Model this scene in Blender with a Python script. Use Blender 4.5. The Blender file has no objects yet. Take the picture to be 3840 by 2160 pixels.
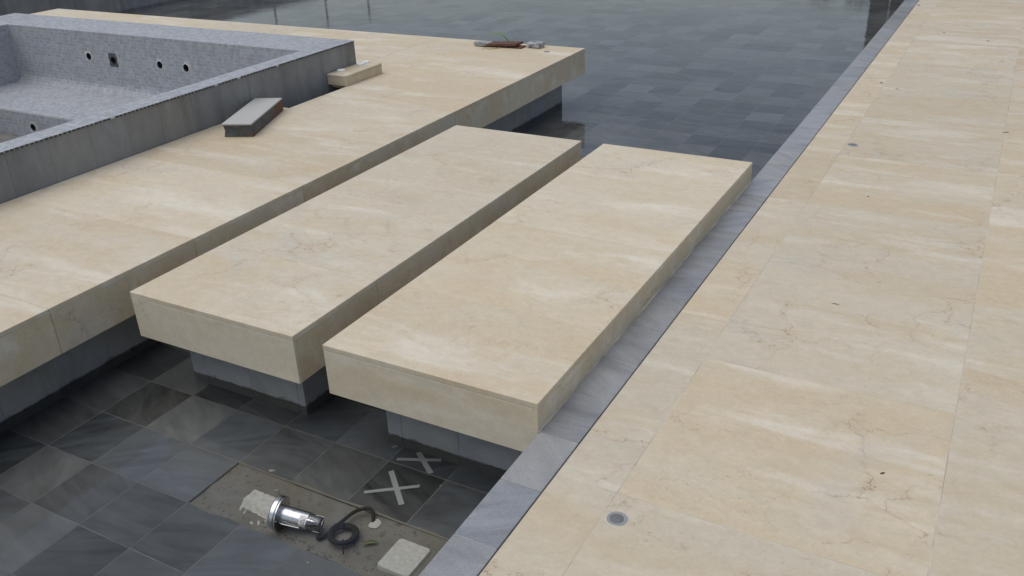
import bpy, bmesh, math, random
from mathutils import Vector, Matrix
random.seed(7)
S = bpy.context.scene
C = S.collection

# ------------------------------------------------------------------ camera
cam_d = bpy.data.cameras.new('camera')
cam = bpy.data.objects.new('camera', cam_d); C.objects.link(cam)
cam_d.sensor_width = 36.0; cam_d.lens = 31.2536; cam_d.clip_start = 0.05; cam_d.clip_end = 2000
CR = Vector((0.87784172, 0.47764952, -0.03528254)); CU = Vector((-0.18757612, 0.41064519, 0.8922924)); CF = Vector((-0.44069164, 0.77667333, -0.45007712))
CP = Vector((0, 0, 1.85))
cam.matrix_world = Matrix(((CR.x, CU.x, -CF.x, CP.x), (CR.y, CU.y, -CF.y, CP.y), (CR.z, CU.z, -CF.z, CP.z), (0, 0, 0, 1)))
S.camera = cam
FPX = 31.2536 / 36.0
def inview(p, m=0.02):
    d = Vector(p) - CP; w = d.dot(CF)
    if w < 0.1: return False
    return abs(d.dot(CR) / w * FPX) < 0.5 + m and abs(d.dot(CU) / w * FPX) < 0.28125 + m

# ------------------------------------------------------------------ sky (overcast), soft sun
SUN_AZ = Vector((-0.72, -0.69, 0)).normalized(); SUN_EL = math.radians(70)
W = bpy.data.worlds.new('World'); S.world = W; W.use_nodes = True
wt = W.node_tree; wt.nodes.clear()
sky = wt.nodes.new('ShaderNodeTexSky'); sky.sky_type = 'NISHITA'; sky.sun_disc = False
sky.sun_elevation = SUN_EL; sky.sun_rotation = math.atan2(SUN_AZ.x, SUN_AZ.y)
sky.air_density = 1.6; sky.dust_density = 1.6; sky.ozone_density = 1.0
hs = wt.nodes.new('ShaderNodeHueSaturation'); hs.inputs['Saturation'].default_value = 0.72
bg = wt.nodes.new('ShaderNodeBackground'); bg.inputs['Strength'].default_value = 0.088
wo = wt.nodes.new('ShaderNodeOutputWorld')
wt.links.new(sky.outputs[0], hs.inputs['Color']); 
cm = wt.nodes.new('ShaderNodeMix'); cm.data_type = 'RGBA'; cm.blend_type = 'MULTIPLY'; cm.inputs[0].default_value = 1.0; cm.inputs[7].default_value = (1.0, 0.985, 1.035, 1.0)
wt.links.new(hs.outputs[0], cm.inputs[6]); wt.links.new(cm.outputs[2], bg.inputs['Color']); wt.links.new(bg.outputs[0], wo.inputs['Surface'])
sd = bpy.data.lights.new('sun', 'SUN'); sd.energy = 1.5; sd.angle = math.radians(75); sd.color = (1.0, 0.945, 0.85)
sun = bpy.data.objects.new('sun', sd); C.objects.link(sun)
sdir = Vector((SUN_AZ.x * math.cos(SUN_EL), SUN_AZ.y * math.cos(SUN_EL), math.sin(SUN_EL)))
sun.rotation_euler = sdir.to_track_quat('Z', 'Y').to_euler(); sun.location = sdir * 30
S.view_settings.view_transform = 'Standard'; S.view_settings.look = 'None'
S.view_settings.exposure = 0.19; S.view_settings.gamma = 1.0; S.view_settings.use_curve_mapping = False

# ------------------------------------------------------------------ levels (metres; slab tops are z = 0)
ZW, ZF, ZD, ZC = -0.50, -0.55, -0.131, -0.126        # water, pool floor, deck, coping
T = 0.241                                             # slab thickness
XP, YP, XPL = -3.653, 8.077, -11.567                  # platform right, back, left
X3L, X3R, X2L, X2R, YF, YB = -2.283, -1.274, -3.450, -2.444, 2.401, 5.350
XI, XO = -1.272, -1.112                               # coping inner and outer edge
ZR = 0.295                                            # hot tub rim
WX1, WX0, WY1, WY0 = -5.165, -9.97, 6.42, 1.2         # hot tub outer faces

# ------------------------------------------------------------------ node helpers
class NT:
    def __init__(s, name):
        s.m = bpy.data.materials.new(name); s.m.use_nodes = True
        s.t = s.m.node_tree; s.t.nodes.clear()
        s.out = s.n('ShaderNodeOutputMaterial')
    def n(s, typ, **kw):
        nd = s.t.nodes.new(typ)
        for k, v in kw.items():
            if k in nd.bl_rna.properties: setattr(nd, k, v)
            else: s.put(nd.inputs[k.replace('_', ' ')], v)
        return nd
    def put(s, sock, v):
        if isinstance(v, bpy.types.NodeSocket): s.t.links.new(v, sock)
        else:
            if sock.type == 'RGBA' and len(v) == 3: v = (*v, 1)
            sock.default_value = v
    def math(s, op, a, b=0.0, c=0.0, clamp=False):
        nd = s.n('ShaderNodeMath', operation=op, use_clamp=clamp)
        for i, v in enumerate((a, b, c)): s.put(nd.inputs[i], v)
        return nd.outputs[0]
    def vmath(s, op, a, b=(0, 0, 0)):
        nd = s.n('ShaderNodeVectorMath', operation=op); s.put(nd.inputs[0], a)
        if op == 'SCALE': s.put(nd.inputs['Scale'], b)
        else: s.put(nd.inputs[1], b)
        return nd.outputs[0]
    def noise(s, vec, scale, detail=3, rough=0.55, dist=0.0):
        nd = s.n('ShaderNodeTexNoise'); s.put(nd.inputs['Vector'], vec)
        for k, v in (('Scale', scale), ('Detail', detail), ('Roughness', rough), ('Distortion', dist)): s.put(nd.inputs[k], v)
        return nd
    def ramp(s, v, a, b, lo=0.0, hi=1.0, smooth=True):
        nd = s.n('ShaderNodeMapRange', interpolation_type='SMOOTHSTEP' if smooth else 'LINEAR')
        for k, x in (('Value', v), ('From Min', a), ('From Max', b), ('To Min', lo), ('To Max', hi)): s.put(nd.inputs[k], x)
        return nd.outputs[0]
    def mix(s, f, a, b, blend='MIX'):
        nd = s.n('ShaderNodeMix', data_type='RGBA', blend_type=blend)
        s.put(nd.inputs[0], f); s.put(nd.inputs[6], a); s.put(nd.inputs[7], b)
        return nd.outputs[2]
    def bsdf(s, col, rough=0.6, bump=None, bstr=0.2, bdist=0.002, **kw):
        b = s.n('ShaderNodeBsdfPrincipled'); s.put(b.inputs['Base Color'], col); s.put(b.inputs['Roughness'], rough)
        for k, v in kw.items(): s.put(b.inputs[k.replace('_', ' ')], v)
        if bump is not None:
            bn = s.n('ShaderNodeBump'); s.put(bn.inputs['Height'], bump); s.put(bn.inputs['Strength'], bstr); s.put(bn.inputs['Distance'], bdist)
            s.t.links.new(bn.outputs[0], b.inputs['Normal'])
        s.t.links.new(b.outputs[0], s.out.inputs['Surface'])
        return s.m
    def pos(s): return s.n('ShaderNodeNewGeometry').outputs['Position']
    def rnd(s): return s.n('ShaderNodeObjectInfo').outputs['Random']

def limestone(name, warm=1.0, streak=(0.75, 1.9, 1.9), tone=1.0, spread=0.18, vs=0.46):
    t = NT(name); r = t.rnd()
    r2 = t.math('FRACT', t.math('MULTIPLY', r, 17.31)); r3 = t.math('FRACT', t.math('MULTIPLY', r, 91.7))
    cb = t.n('ShaderNodeCombineXYZ'); t.put(cb.inputs[0], t.math('MULTIPLY', r, 43.0)); t.put(cb.inputs[1], t.math('MULTIPLY', r2, 31.0)); t.put(cb.inputs[2], t.math('MULTIPLY', r3, 23.0))
    p = t.vmath('ADD', t.pos(), cb.outputs[0])
    ps = t.vmath('MULTIPLY', p, streak)
    n1 = t.noise(ps, 1.5, 4, 0.55, 0.8).outputs[0]
    n2 = t.noise(p, 5.5, 5, 0.6, 0.5).outputs[0]
    n3 = t.noise(t.vmath('MULTIPLY', p, (0.8, 3.4, 3.4)), 1.3, 4, 0.6, 0.4).outputs[0]
    k = t.math('ADD', t.math('MULTIPLY', n1, 0.72), t.math('MULTIPLY', n2, 0.28))
    k = t.math('ADD', k, t.math('MULTIPLY', t.math('SUBTRACT', r, 0.5), spread))
    col = t.mix(t.ramp(k, 0.33, 0.66), (0.575 * tone, 0.525 * tone, 0.425 * tone), (0.560 * tone, 0.478 * tone, 0.348 * tone))
    col = t.mix(t.ramp(n3, 0.49, 0.72, 0, 0.88), col, (0.66 * tone, 0.620 * tone, 0.535 * tone))          # pale streaks
    n4 = t.noise(ps, 2.6, 3, 0.6, 1.2).outputs[0]
    col = t.mix(t.ramp(n4, 0.60, 0.80, 0, 0.55), col, (0.53 * tone, 0.425 * tone, 0.275 * tone))         # tan clouds
    col = t.mix(t.ramp(t.noise(p, 1.9, 3, 0.5, 0.6).outputs[0], 0.57, 0.76, 0, 0.6), col, (0.52 * tone, 0.490 * tone, 0.430 * tone))  # greyer clouds
    # fine mottling
    f1 = t.noise(p, 70, 3, 0.7).outputs[0]
    col = t.mix(1.0, col, t.n('ShaderNodeCombineColor', Red=t.ramp(f1, 0.2, 0.8, 0.93, 1.06, False), Green=t.ramp(f1, 0.2, 0.8, 0.93, 1.06, False), Blue=t.ramp(f1, 0.2, 0.8, 0.92, 1.07, False)).outputs[0], 'MULTIPLY')
    m1 = t.noise(t.vmath('MULTIPLY', p, (1.0, 1.5, 1.5)), 15, 5, 0.68, 0.6).outputs[0]
    mv = t.ramp(m1, 0.28, 0.72, 0.92, 1.07, False)
    col = t.mix(1.0, col, t.n('ShaderNodeCombineColor', Red=mv, Green=mv, Blue=t.ramp(m1, 0.28, 0.72, 0.90, 1.08, False)).outputs[0], 'MULTIPLY')
    # wandering veins, broken up
    dn = t.noise(p, 3.2, 5, 0.65)
    pd = t.vmath('ADD', p, t.vmath('SCALE', t.vmath('SUBTRACT', dn.outputs['Color'], (0.5, 0.5, 0.5)), 0.42))
    vo = t.n('ShaderNodeTexVoronoi', feature='DISTANCE_TO_EDGE'); t.put(vo.inputs['Vector'], pd); t.put(vo.inputs['Scale'], 3.3)
    line = t.ramp(vo.outputs[0], 0.0, 0.011, 1.0, 0.0)
    br = t.ramp(t.noise(p, 22, 2, 0.6).outputs[0], 0.44, 0.56)
    reg = t.ramp(t.noise(p, 1.9, 3, 0.6).outputs[0], 0.45, 0.66)
    vein = t.math('MULTIPLY', t.math('MULTIPLY', line, br), reg)
    halo = t.math('MULTIPLY', t.ramp(vo.outputs[0], 0.0, 0.07, 1.0, 0.0), reg)
    col = t.mix(t.math('MULTIPLY', halo, 0.22), col, (0.45 * tone, 0.33 * tone, 0.215 * tone))
    col = t.mix(t.math('MULTIPLY', vein, vs), col, (0.16, 0.105, 0.06))
    vo2 = t.n('ShaderNodeTexVoronoi', feature='DISTANCE_TO_EDGE'); t.put(vo2.inputs['Vector'], t.vmath('ADD', t.vmath('MULTIPLY', p, (0.8, 1.3, 1.3)), t.vmath('SCALE', dn.outputs['Color'], 0.7))); t.put(vo2.inputs['Scale'], 7.5)
    v2 = t.math('MULTIPLY', t.math('MULTIPLY', t.ramp(vo2.outputs[0], 0.0, 0.022, 1.0, 0.0), t.ramp(t.noise(p, 31, 2, 0.6).outputs[0], 0.50, 0.60)), t.ramp(t.noise(p, 2.3, 3, 0.6).outputs[0], 0.50, 0.64))
    col = t.mix(t.math('MULTIPLY', v2, 0.42), col, (0.24, 0.155, 0.085))
    # pits
    vp = t.n('ShaderNodeTexVoronoi', feature='F1'); t.put(vp.inputs['Vector'], t.vmath('MULTIPLY', p, (0.55, 1.5, 1.5))); t.put(vp.inputs['Scale'], 21.0); t.put(vp.inputs['Randomness'], 1.0)
    sepc = t.n('ShaderNodeSeparateColor'); t.put(sepc.inputs[0], vp.outputs['Color'])
    pit = t.math('MULTIPLY', t.ramp(vp.outputs['Distance'], 0.03, 0.075, 1, 0), t.math('GREATER_THAN', sepc.outputs[0], 0.74))
    col = t.mix(t.math('MULTIPLY', pit, 0.6), col, (0.15, 0.12, 0.085))
    ru = t.math('MULTIPLY', t.ramp(t.noise(p, 3.1, 5, 0.7, 1.5).outputs[0], 0.71, 0.79), 0.55)
    col = t.mix(ru, col, (0.42, 0.25, 0.085))
    val = t.ramp(r3, 0, 1, 0.95, 1.04, False)
    col = t.mix(1.0, col, t.n('ShaderNodeCombineColor', Red=val, Green=val, Blue=val).outputs[0], 'MULTIPLY')
    col = t.mix(1.0, col, (1.035, 1.012, 0.965), 'MULTIPLY')
    h = t.math('SUBTRACT', t.math('MULTIPLY', f1, 0.35), t.math('ADD', t.math('MULTIPLY', vein, 0.8), pit))
    ro = t.ramp(n2, 0.3, 0.7, 0.48, 0.64, False)
    return t.bsdf(col, ro, h, 0.25, 0.0015, Specular_IOR_Level=0.35)

def greystone(name, base, var=0.22, streak_amt=0.6, speck=0.5, rough=0.6, wetline=False, stains=False, spec=0.4, cell=False, cool=(0.965, 0.995, 1.05), warmc=(1.02, 1.01, 0.98)):
    t = NT(name); r = t.rnd()
    if cell: r = t.math('FRACT', t.math('ADD', r, t.n('ShaderNodeAttribute', attribute_name='tone').outputs['Fac']))
    r2 = t.math('FRACT', t.math('MULTIPLY', r, 17.31)); r3 = t.math('FRACT', t.math('MULTIPLY', r, 61.7))
    P = t.pos()
    cb = t.n('ShaderNodeCombineXYZ'); t.put(cb.inputs[0], t.math('MULTIPLY', r, 43.0)); t.put(cb.inputs[1], t.math('MULTIPLY', r2, 31.0)); t.put(cb.inputs[2], t.math('MULTIPLY', r3, 7.0))
    p = t.vmath('ADD', P, cb.outputs[0])
    vr = t.n('ShaderNodeVectorRotate', rotation_type='Z_AXIS'); t.put(vr.inputs['Vector'], p); t.put(vr.inputs['Angle'], t.math('MULTIPLY', t.math('SUBTRACT', r2, 0.5), 1.6))
    ps = t.vmath('MULTIPLY', vr.outputs[0], (1.0, 4.2, 2.5))
    n1 = t.noise(ps, 2.4, 5, 0.6, 1.0).outputs[0]
    n2 = t.noise(p, 4.0, 4, 0.6, 0.4).outputs[0]
    f = t.math('ADD', t.ramp(n1, 0.25, 0.75, -streak_amt * 0.5, streak_amt * 0.5, False), t.ramp(n2, 0.25, 0.75, -streak_amt * 0.22, streak_amt * 0.22, False))
    f = t.math('ADD', f, t.ramp(r3, 0, 1, 1 - var, 1 + var, False))
    hue = t.mix(t.ramp(r2, 0, 1), cool, warmc)
    col = t.mix(1.0, base, hue, 'MULTIPLY')
    g = t.noise(p, 190, 2, 0.7).outputs[0]
    f = t.math('MULTIPLY', f, t.ramp(g, 0.25, 0.75, 1 - 0.16 * speck, 1 + 0.16 * speck, False))
    if stains:
        sv = t.noise(t.vmath('MULTIPLY', P, (3.2, 3.2, 0.30)), 1.0, 5, 0.6, 0.3).outputs[0]
        f = t.math('MULTIPLY', f, t.ramp(sv, 0.30, 0.62, 0.68, 1.06))
    if wetline:
        sp = t.n('ShaderNodeSeparateXYZ'); t.put(sp.inputs[0], P)
        zz = t.math('ADD', sp.outputs[2], t.math('MULTIPLY', t.math('SUBTRACT', t.noise(P, 10.0, 8, 0.75).outputs[0], 0.5), 0.13))
        f = t.math('MULTIPLY', f, t.ramp(zz, -0.504, -0.499, 0.62, 1.0))
    cc = t.n('ShaderNodeCombineColor', Red=f, Green=f, Blue=f).outputs[0]
    col = t.mix(1.0, col, cc, 'MULTIPLY')
    if speck > 0:
        vp = t.n('ShaderNodeTexVoronoi', feature='F1'); t.put(vp.inputs['Vector'], p); t.put(vp.inputs['Scale'], 95.0)
        sc = t.n('ShaderNodeSeparateColor'); t.put(sc.inputs[0], vp.outputs['Color'])
        fl = t.math('MULTIPLY', t.ramp(vp.outputs['Distance'], 0.10, 0.2, 1, 0), t.math('GREATER_THAN', sc.outputs[0], 0.90))
        col = t.mix(t.math('MULTIPLY', fl, 0.5 * speck), col, (0.6, 0.62, 0.65))
    return t.bsdf(col, rough, g, 0.3, 0.001, Specular_IOR_Level=spec)

def plain(name, col, rough=0.6, var=0.15, scale=30, metallic=0.0, bstr=0.3, bdist=0.002, **kw):
    t = NT(name); n = t.noise(t.pos(), scale, 4, 0.6).outputs[0]
    v = t.ramp(n, 0.25, 0.75, 1 - var, 1 + var, False)
    c = t.mix(1.0, col, t.n('ShaderNodeCombineColor', Red=v, Green=v, Blue=v).outputs[0], 'MULTIPLY')
    return t.bsdf(c, rough, n, bstr, bdist, Metallic=metallic, **kw)

M = {}
M['lime'] = limestone('cream limestone')
M['lime_deck'] = limestone('cream limestone paving', streak=(0.55, 2.0, 2.0), tone=0.95, spread=0.20, vs=0.60)
M['coping'] = greystone('blue grey honed stone', (0.262, 0.268, 0.272), 0.12, 0.50, 1.0, 0.36, spec=0.5)
M['floor'] = greystone('wet grey slate', (0.080, 0.087, 0.091), 0.46, 0.85, 0.12, 0.5, cell=True, cool=(0.96, 0.99, 1.06), warmc=(1.06, 1.00, 0.96))
M['plinth'] = greystone('grey stone plinth', (0.245, 0.252, 0.250), 0.03, 0.35, 0.3, 0.6, wetline=True)
M['clad'] = greystone('grey stone cladding', (0.235, 0.234, 0.228), 0.05, 0.25, 0.25, 0.65, stains=True)
M['mosaic'] = greystone('blue grey mosaic', (0.355, 0.370, 0.388), 0.15, 0.10, 0.2, 0.55, cell=True)
M['grout_light'] = plain('pale grout', (0.50, 0.50, 0.485), 0.9, 0.2, 60)
M['grout_wet'] = plain('wet grout', (0.150, 0.150, 0.140), 0.85, 0.3, 12)
M['grout_lime'] = plain('lime grout', (0.40, 0.36, 0.29), 0.9, 0.45, 5)
M['grout_deck'] = plain('pale paving grout', (0.46, 0.42, 0.35), 0.9, 0.4, 4)
M['concrete'] = plain('raw concrete core', (0.22, 0.215, 0.20), 0.9, 0.3, 12)
M['dark_pipe'] = plain('dark plastic pipe', (0.02, 0.021, 0.022), 0.6, 0.2, 30)
M['mortar_collar'] = plain('white mortar', (0.50, 0.50, 0.48), 0.9, 0.3, 80, bdist=0.004)

# ------------------------------------------------------------------ mesh helpers
def mesh_from_bm(bm, name):
    me = bpy.data.meshes.new(name); bm.normal_update(); bm.to_mesh(me); bm.free(); return me
def wloc(o):
    v = Vector((0, 0, 0))
    while o is not None: v = v + o.location; o = o.parent
    return v
def link(name, me, mat, parent=None, loc=None, smooth=False):
    o = bpy.data.objects.new(name, me); C.objects.link(o)
    if mat is not None and not me.materials: me.materials.append(M[mat] if isinstance(mat, str) else mat)
    if smooth:
        for p in me.polygons: p.use_smooth = True
    if loc is None:                                   # verts are world coordinates: recentre on the base
        xs = [v.co for v in me.vertices]
        c = Vector(((min(v.x for v in xs) + max(v.x for v in xs)) / 2, (min(v.y for v in xs) + max(v.y for v in xs)) / 2, min(v.z for v in xs)))
        me.transform(Matrix.Translation(-c)); loc = c
    o.location = Vector(loc) - (wloc(parent) if parent else Vector((0, 0, 0)))
    if parent: o.parent = parent
    return o
def box_bm(bm, x0, x1, y0, y1, z0, z1, ch=0.0):
    vs = [bm.verts.new(p) for p in ((x0, y0, z0), (x1, y0, z0), (x1, y1, z0), (x0, y1, z0), (x0, y0, z1), (x1, y0, z1), (x1, y1, z1), (x0, y1, z1))]
    fs = [bm.faces.new([vs[i] for i in f]) for f in ((0, 3, 2, 1), (4, 5, 6, 7), (0, 1, 5, 4), (1, 2, 6, 5), (2, 3, 7, 6), (3, 0, 4, 7))]
    if ch > 0:
        es = list({e for f in fs for e in f.edges})
        bmesh.ops.bevel(bm, geom=es, offset=ch, segments=1, affect='EDGES', profile=0.5)
def box(name, x0, x1, y0, y1, z0, z1, mat, parent=None, ch=0.0):
    bm = bmesh.new(); box_bm(bm, x0, x1, y0, y1, z0, z1, ch)
    return link(name, mesh_from_bm(bm, name), mat, parent)
def tag(o, label=None, cat=None, group=None, kind=None):
    if label: o['label'] = label
    if cat: o['category'] = cat
    if group: o['group'] = group
    if kind: o['kind'] = kind
    return o
def thing(name, loc, label, cat, group=None):
    o = bpy.data.objects.new(name, None); C.objects.link(o); o.location = loc; o.empty_display_size = 0.1
    return tag(o, label, cat, group)
def lathe_bm(bm, prof, origin, axis, seg=40, caps=True):
    a = Vector(axis).normalized(); q = a.to_track_quat('Z', 'Y').to_matrix(); o = Vector(origin); rings = []
    for s, r in prof:
        rings.append([bm.verts.new(o + a * s + q @ Vector((r * math.cos(2 * math.pi * k / seg), r * math.sin(2 * math.pi * k / seg), 0))) for k in range(seg)])
    for A, B in zip(rings, rings[1:]):
        for k in range(seg): bm.faces.new((A[k], A[(k + 1) % seg], B[(k + 1) % seg], B[k]))
    if caps: bm.faces.new(rings[0][::-1]); bm.faces.new(rings[-1])
def lathe(name, prof, origin, axis, mat, parent=None, seg=40, caps=True, smooth=True):
    bm = bmesh.new(); lathe_bm(bm, prof, origin, axis, seg, caps)
    bmesh.ops.recalc_face_normals(bm, faces=bm.faces)
    o = link(name, mesh_from_bm(bm, name), mat, parent)
    if smooth: shade(o)
    return o
def shade(o, ang=35):
    me = o.data
    for p in me.polygons: p.use_smooth = True
    bm = bmesh.new(); bm.from_mesh(me)
    for e in bm.edges:
        if len(e.link_faces) == 2 and e.calc_face_angle(0) > math.radians(ang): e.smooth = False
    bm.to_mesh(me); bm.free()
def tube_bm(bm, pts, rad, seg=10):
    pts = [Vector(p) for p in pts]; rings = []; nrm = None
    for i, p in enumerate(pts):
        d = (pts[min(i + 1, len(pts) - 1)] - pts[max(i - 1, 0)]).normalized()
        if nrm is None: nrm = d.orthogonal().normalized()
        nrm = (nrm - d * nrm.dot(d)).normalized(); b = d.cross(nrm)
        r = rad[i] if isinstance(rad, (list, tuple)) else rad
        rings.append([bm.verts.new(p + (nrm * math.cos(2 * math.pi * k / seg) + b * math.sin(2 * math.pi * k / seg)) * r) for k in range(seg)])
    for A, B in zip(rings, rings[1:]):
        for k in range(seg): bm.faces.new((A[k], A[(k + 1) % seg], B[(k + 1) % seg], B[k]))
    bm.faces.new(rings[0][::-1]); bm.faces.new(rings[-1])
def tube(name, pts, rad, mat, parent=None, seg=10):
    bm = bmesh.new(); tube_bm(bm, pts, rad, seg); bmesh.ops.recalc_face_normals(bm, faces=bm.faces)
    return link(name, mesh_from_bm(bm, name), mat, parent, smooth=True)
def spline(ps, n=12):
    ps = [Vector(p) for p in ps]; q = [ps[0] * 2 - ps[1]] + ps + [ps[-1] * 2 - ps[-2]]; out = []
    for i in range(1, len(q) - 2):
        a, b, c, d = q[i - 1:i + 3]
        for k in range(n):
            t = k / n
            out.append(0.5 * ((2 * b) + (c - a) * t + (2 * a - 5 * b + 4 * c - d) * t * t + (3 * b - 3 * c + d - a) * t ** 3))
    return out + [ps[-1]]
def grid_cuts(lo, hi, cuts): return [lo] + [c for c in sorted(cuts) if lo + 0.02 < c < hi - 0.02] + [hi]

# ================================================================== SETTING
# ground round the pool
M['earth'] = plain('bare earth', (0.10, 0.085, 0.06), 0.95, 0.35, 3)
bm = bmesh.new()
bm.faces.new([bm.verts.new(p) for p in ((-300, -300, -0.75), (300, -300, -0.75), (300, 300, -0.75), (-300, 300, -0.75))])
tag(link('ground', mesh_from_bm(bm, 'ground'), 'earth'), kind='structure')

# pool floor: grout bed + slate tiles on a 297 mm square grid
PX0, PY0, PITCH = -2.931, 1.556, 0.297
PLX, PFY, PNY = -13.33, 19.0, -2.0                     # pool left, far and near limits
bm = bmesh.new(); zg = ZF - 0.0008
for q in ((PLX, -2.634, PNY, PFY, zg), (-2.634, XI, PNY, 1.8525, zg), (-2.634, XI, 2.1505, PFY, zg), (-2.634, XI, 1.8525, 2.1505, -0.58)): box_bm(bm, q[0], q[1], q[2], q[3], -0.62, q[4])
floor = link('pool_floor', mesh_from_bm(bm, 'pool_floor'), 'grout_wet'); tag(floor, kind='structure')
def covered(x, y):
    if XPL + 0.4 < x < XP - 0.5 and y < YP - 0.5: return True
    if 1.853 < y < 2.15 and x > -2.634: return True     # the stripped mortar bed
    return False
tiles = []
for i in range(int((PLX - PX0) / PITCH) - 1, 7):
    for j in range(int((PNY - PY0) / PITCH) - 1, int((PFY - PY0) / PITCH) + 1):
        x0, y0 = PX0 + i * PITCH, PY0 + j * PITCH; x1, y1 = x0 + PITCH, y0 + PITCH
        x0, x1, y0, y1 = max(x0, PLX), min(x1, XI), max(y0, PNY), min(y1, PFY)
        if x1 - x0 < 0.03 or y1 - y0 < 0.03: continue
        cx, cy = (x0 + x1) / 2, (y0 + y1) / 2
        if covered(cx, cy): continue
        vis = inview((cx, cy, ZF), 0.03) and not (cx < XP - 0.2 and cy < YP - 0.3) and not (cy > YF + 0.3 and cy < YB and cx < X3R) and not (cx < -1.55 + 0.1 * 0 and 4.9 < cy < 5.4)
        tiles.append((0 if vis else 1, (Vector((cx, cy, ZF)) - CP).length, x0, x1, y0, y1))
tiles.sort()
g = 0.0016
def tile_mesh(w, h, th=0.012, ch=0.0012):
    bm = bmesh.new(); box_bm(bm, -w / 2, w / 2, -h / 2, h / 2, -th, 0, ch); return mesh_from_bm(bm, 'tile')
full = tile_mesh(PITCH - 2 * g, PITCH - 2 * g)
rest = bmesh.new(); tl = rest.faces.layers.float.new('tone')
for n, (v, d, x0, x1, y0, y1) in enumerate(tiles):
    if n < 300 and v == 0:
        w, h = x1 - x0 - 2 * g, y1 - y0 - 2 * g
        me = full if abs(w - (PITCH - 2 * g)) < 1e-4 and abs(h - (PITCH - 2 * g)) < 1e-4 else tile_mesh(w, h)
        o = link('tile', me, 'floor', floor, loc=((x0 + x1) / 2, (y0 + y1) / 2, ZF + random.uniform(-0.0002, 0.0003)))
        o.rotation_euler = (random.uniform(-0.0008, 0.0008), random.uniform(-0.0008, 0.0008), 0)
    else:
        k = random.random(); a = len(rest.faces)
        z = ZF + random.uniform(-0.0002, 0.0003)
        vs = [rest.verts.new(p) for p in ((x0 + g, y0 + g, z), (x1 - g, y0 + g, z), (x1 - g, y1 - g, z), (x0 + g, y1 - g, z), (x0 + g, y0 + g, z - 0.004), (x1 - g, y0 + g, z - 0.004), (x1 - g, y1 - g, z - 0.004), (x0 + g, y1 - g, z - 0.004))]
        for f in ((0, 1, 2, 3), (0, 4, 5, 1), (1, 5, 6, 2), (2, 6, 7, 3), (3, 7, 4, 0)):
            rest.faces.new([vs[q] for q in f])[tl] = k
tag(link('far_tiles', mesh_from_bm(rest, 'far_tiles'), 'floor', floor), kind='stuff')

# water sheet (shallow, still); open round the platform's own footing
t = NT('shallow water')
wp = t.pos()
wv = t.vmath('MULTIPLY', wp, (1.0, 1.6, 1.0))
wn = t.math('ADD', t.math('MULTIPLY', t.noise(wv, 2.2, 2, 0.5).outputs[0], 0.30), t.math('MULTIPLY', t.noise(wv, 17.0, 2, 0.5).outputs[0], 0.70))
wsp = t.n('ShaderNodeSeparateXYZ'); t.put(wsp.inputs[0], wp)
wn = t.math('ADD', wn, t.math('MULTIPLY', t.math('MULTIPLY', t.noise(t.vmath('MULTIPLY', wp, (1.0, 2.2, 1.0)), 7.0, 3, 0.6).outputs[0], t.ramp(wsp.outputs[1], 8.5, 13.0)), 1.6))
bn = t.n('ShaderNodeBump'); t.put(bn.inputs['Height'], wn); t.put(bn.inputs['Strength'], 1.0); t.put(bn.inputs['Distance'], 0.0008)
fr = t.n('ShaderNodeFresnel', IOR=1.33); t.t.links.new(bn.outputs[0], fr.inputs['Normal'])
gl = t.n('ShaderNodeBsdfGlossy'); t.put(gl.inputs['Roughness'], 0.0); t.put(gl.inputs['Color'], (1, 1, 1)); t.t.links.new(bn.outputs[0], gl.inputs['Normal'])
tr = t.n('ShaderNodeBsdfTransparent'); t.put(tr.inputs['Color'], (0.955, 0.97, 0.965))
mx = t.n('ShaderNodeMixShader'); t.t.links.new(fr.outputs[0], mx.inputs[0]); t.t.links.new(tr.outputs[0], mx.inputs[1]); t.t.links.new(gl.outputs[0], mx.inputs[2])
t.t.links.new(mx.outputs[0], t.out.inputs['Surface']); M['water'] = t.m
bm = bmesh.new(); xs = [PLX, XPL + 0.3, XP - 0.3, XI]; ys = [PNY, YP - 0.35, PFY]
gv = [[bm.verts.new((x, y, ZW)) for y in ys] for x in xs]
for i in range(3):
    for j in range(2):
        if not (i == 1 and j == 0): bm.faces.new((gv[i][j], gv[i + 1][j], gv[i + 1][j + 1], gv[i][j + 1]))
tag(link('water', mesh_from_bm(bm, 'water'), 'water'), kind='structure')

# coping: a wall capped with grey stones every 297 mm
coping = box('pool_edge', XI + 0.004, XO - 0.004, PNY, PFY, -0.62, ZC - 0.0285, 'concrete'); tag(coping, kind='structure')
y = 1.802 - 0.3025 * 12; k = 0
cw = 0.3025
while y < PFY:
    a, b = max(y, PNY), min(y + cw, PFY)
    if b - a > 0.05:
        box('coping_stone', XI + 0.001, XO, a + 0.0012, b - 0.0012, ZC - 0.028, ZC + random.uniform(-0.0007, 0.0007), 'coping', coping, 0.0015)
        if b > 0.8: box('wall_tile', XI - 0.010, XI + 0.003, a + 0.0015, b - 0.0015, ZF - 0.002, ZC - 0.030, 'plinth', coping)
    y += cw
box('joint_filler', XI + 0.004, XO - 0.003, PNY, PFY, ZC - 0.0282, ZC - 0.003, 'grout_light', coping)

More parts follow.
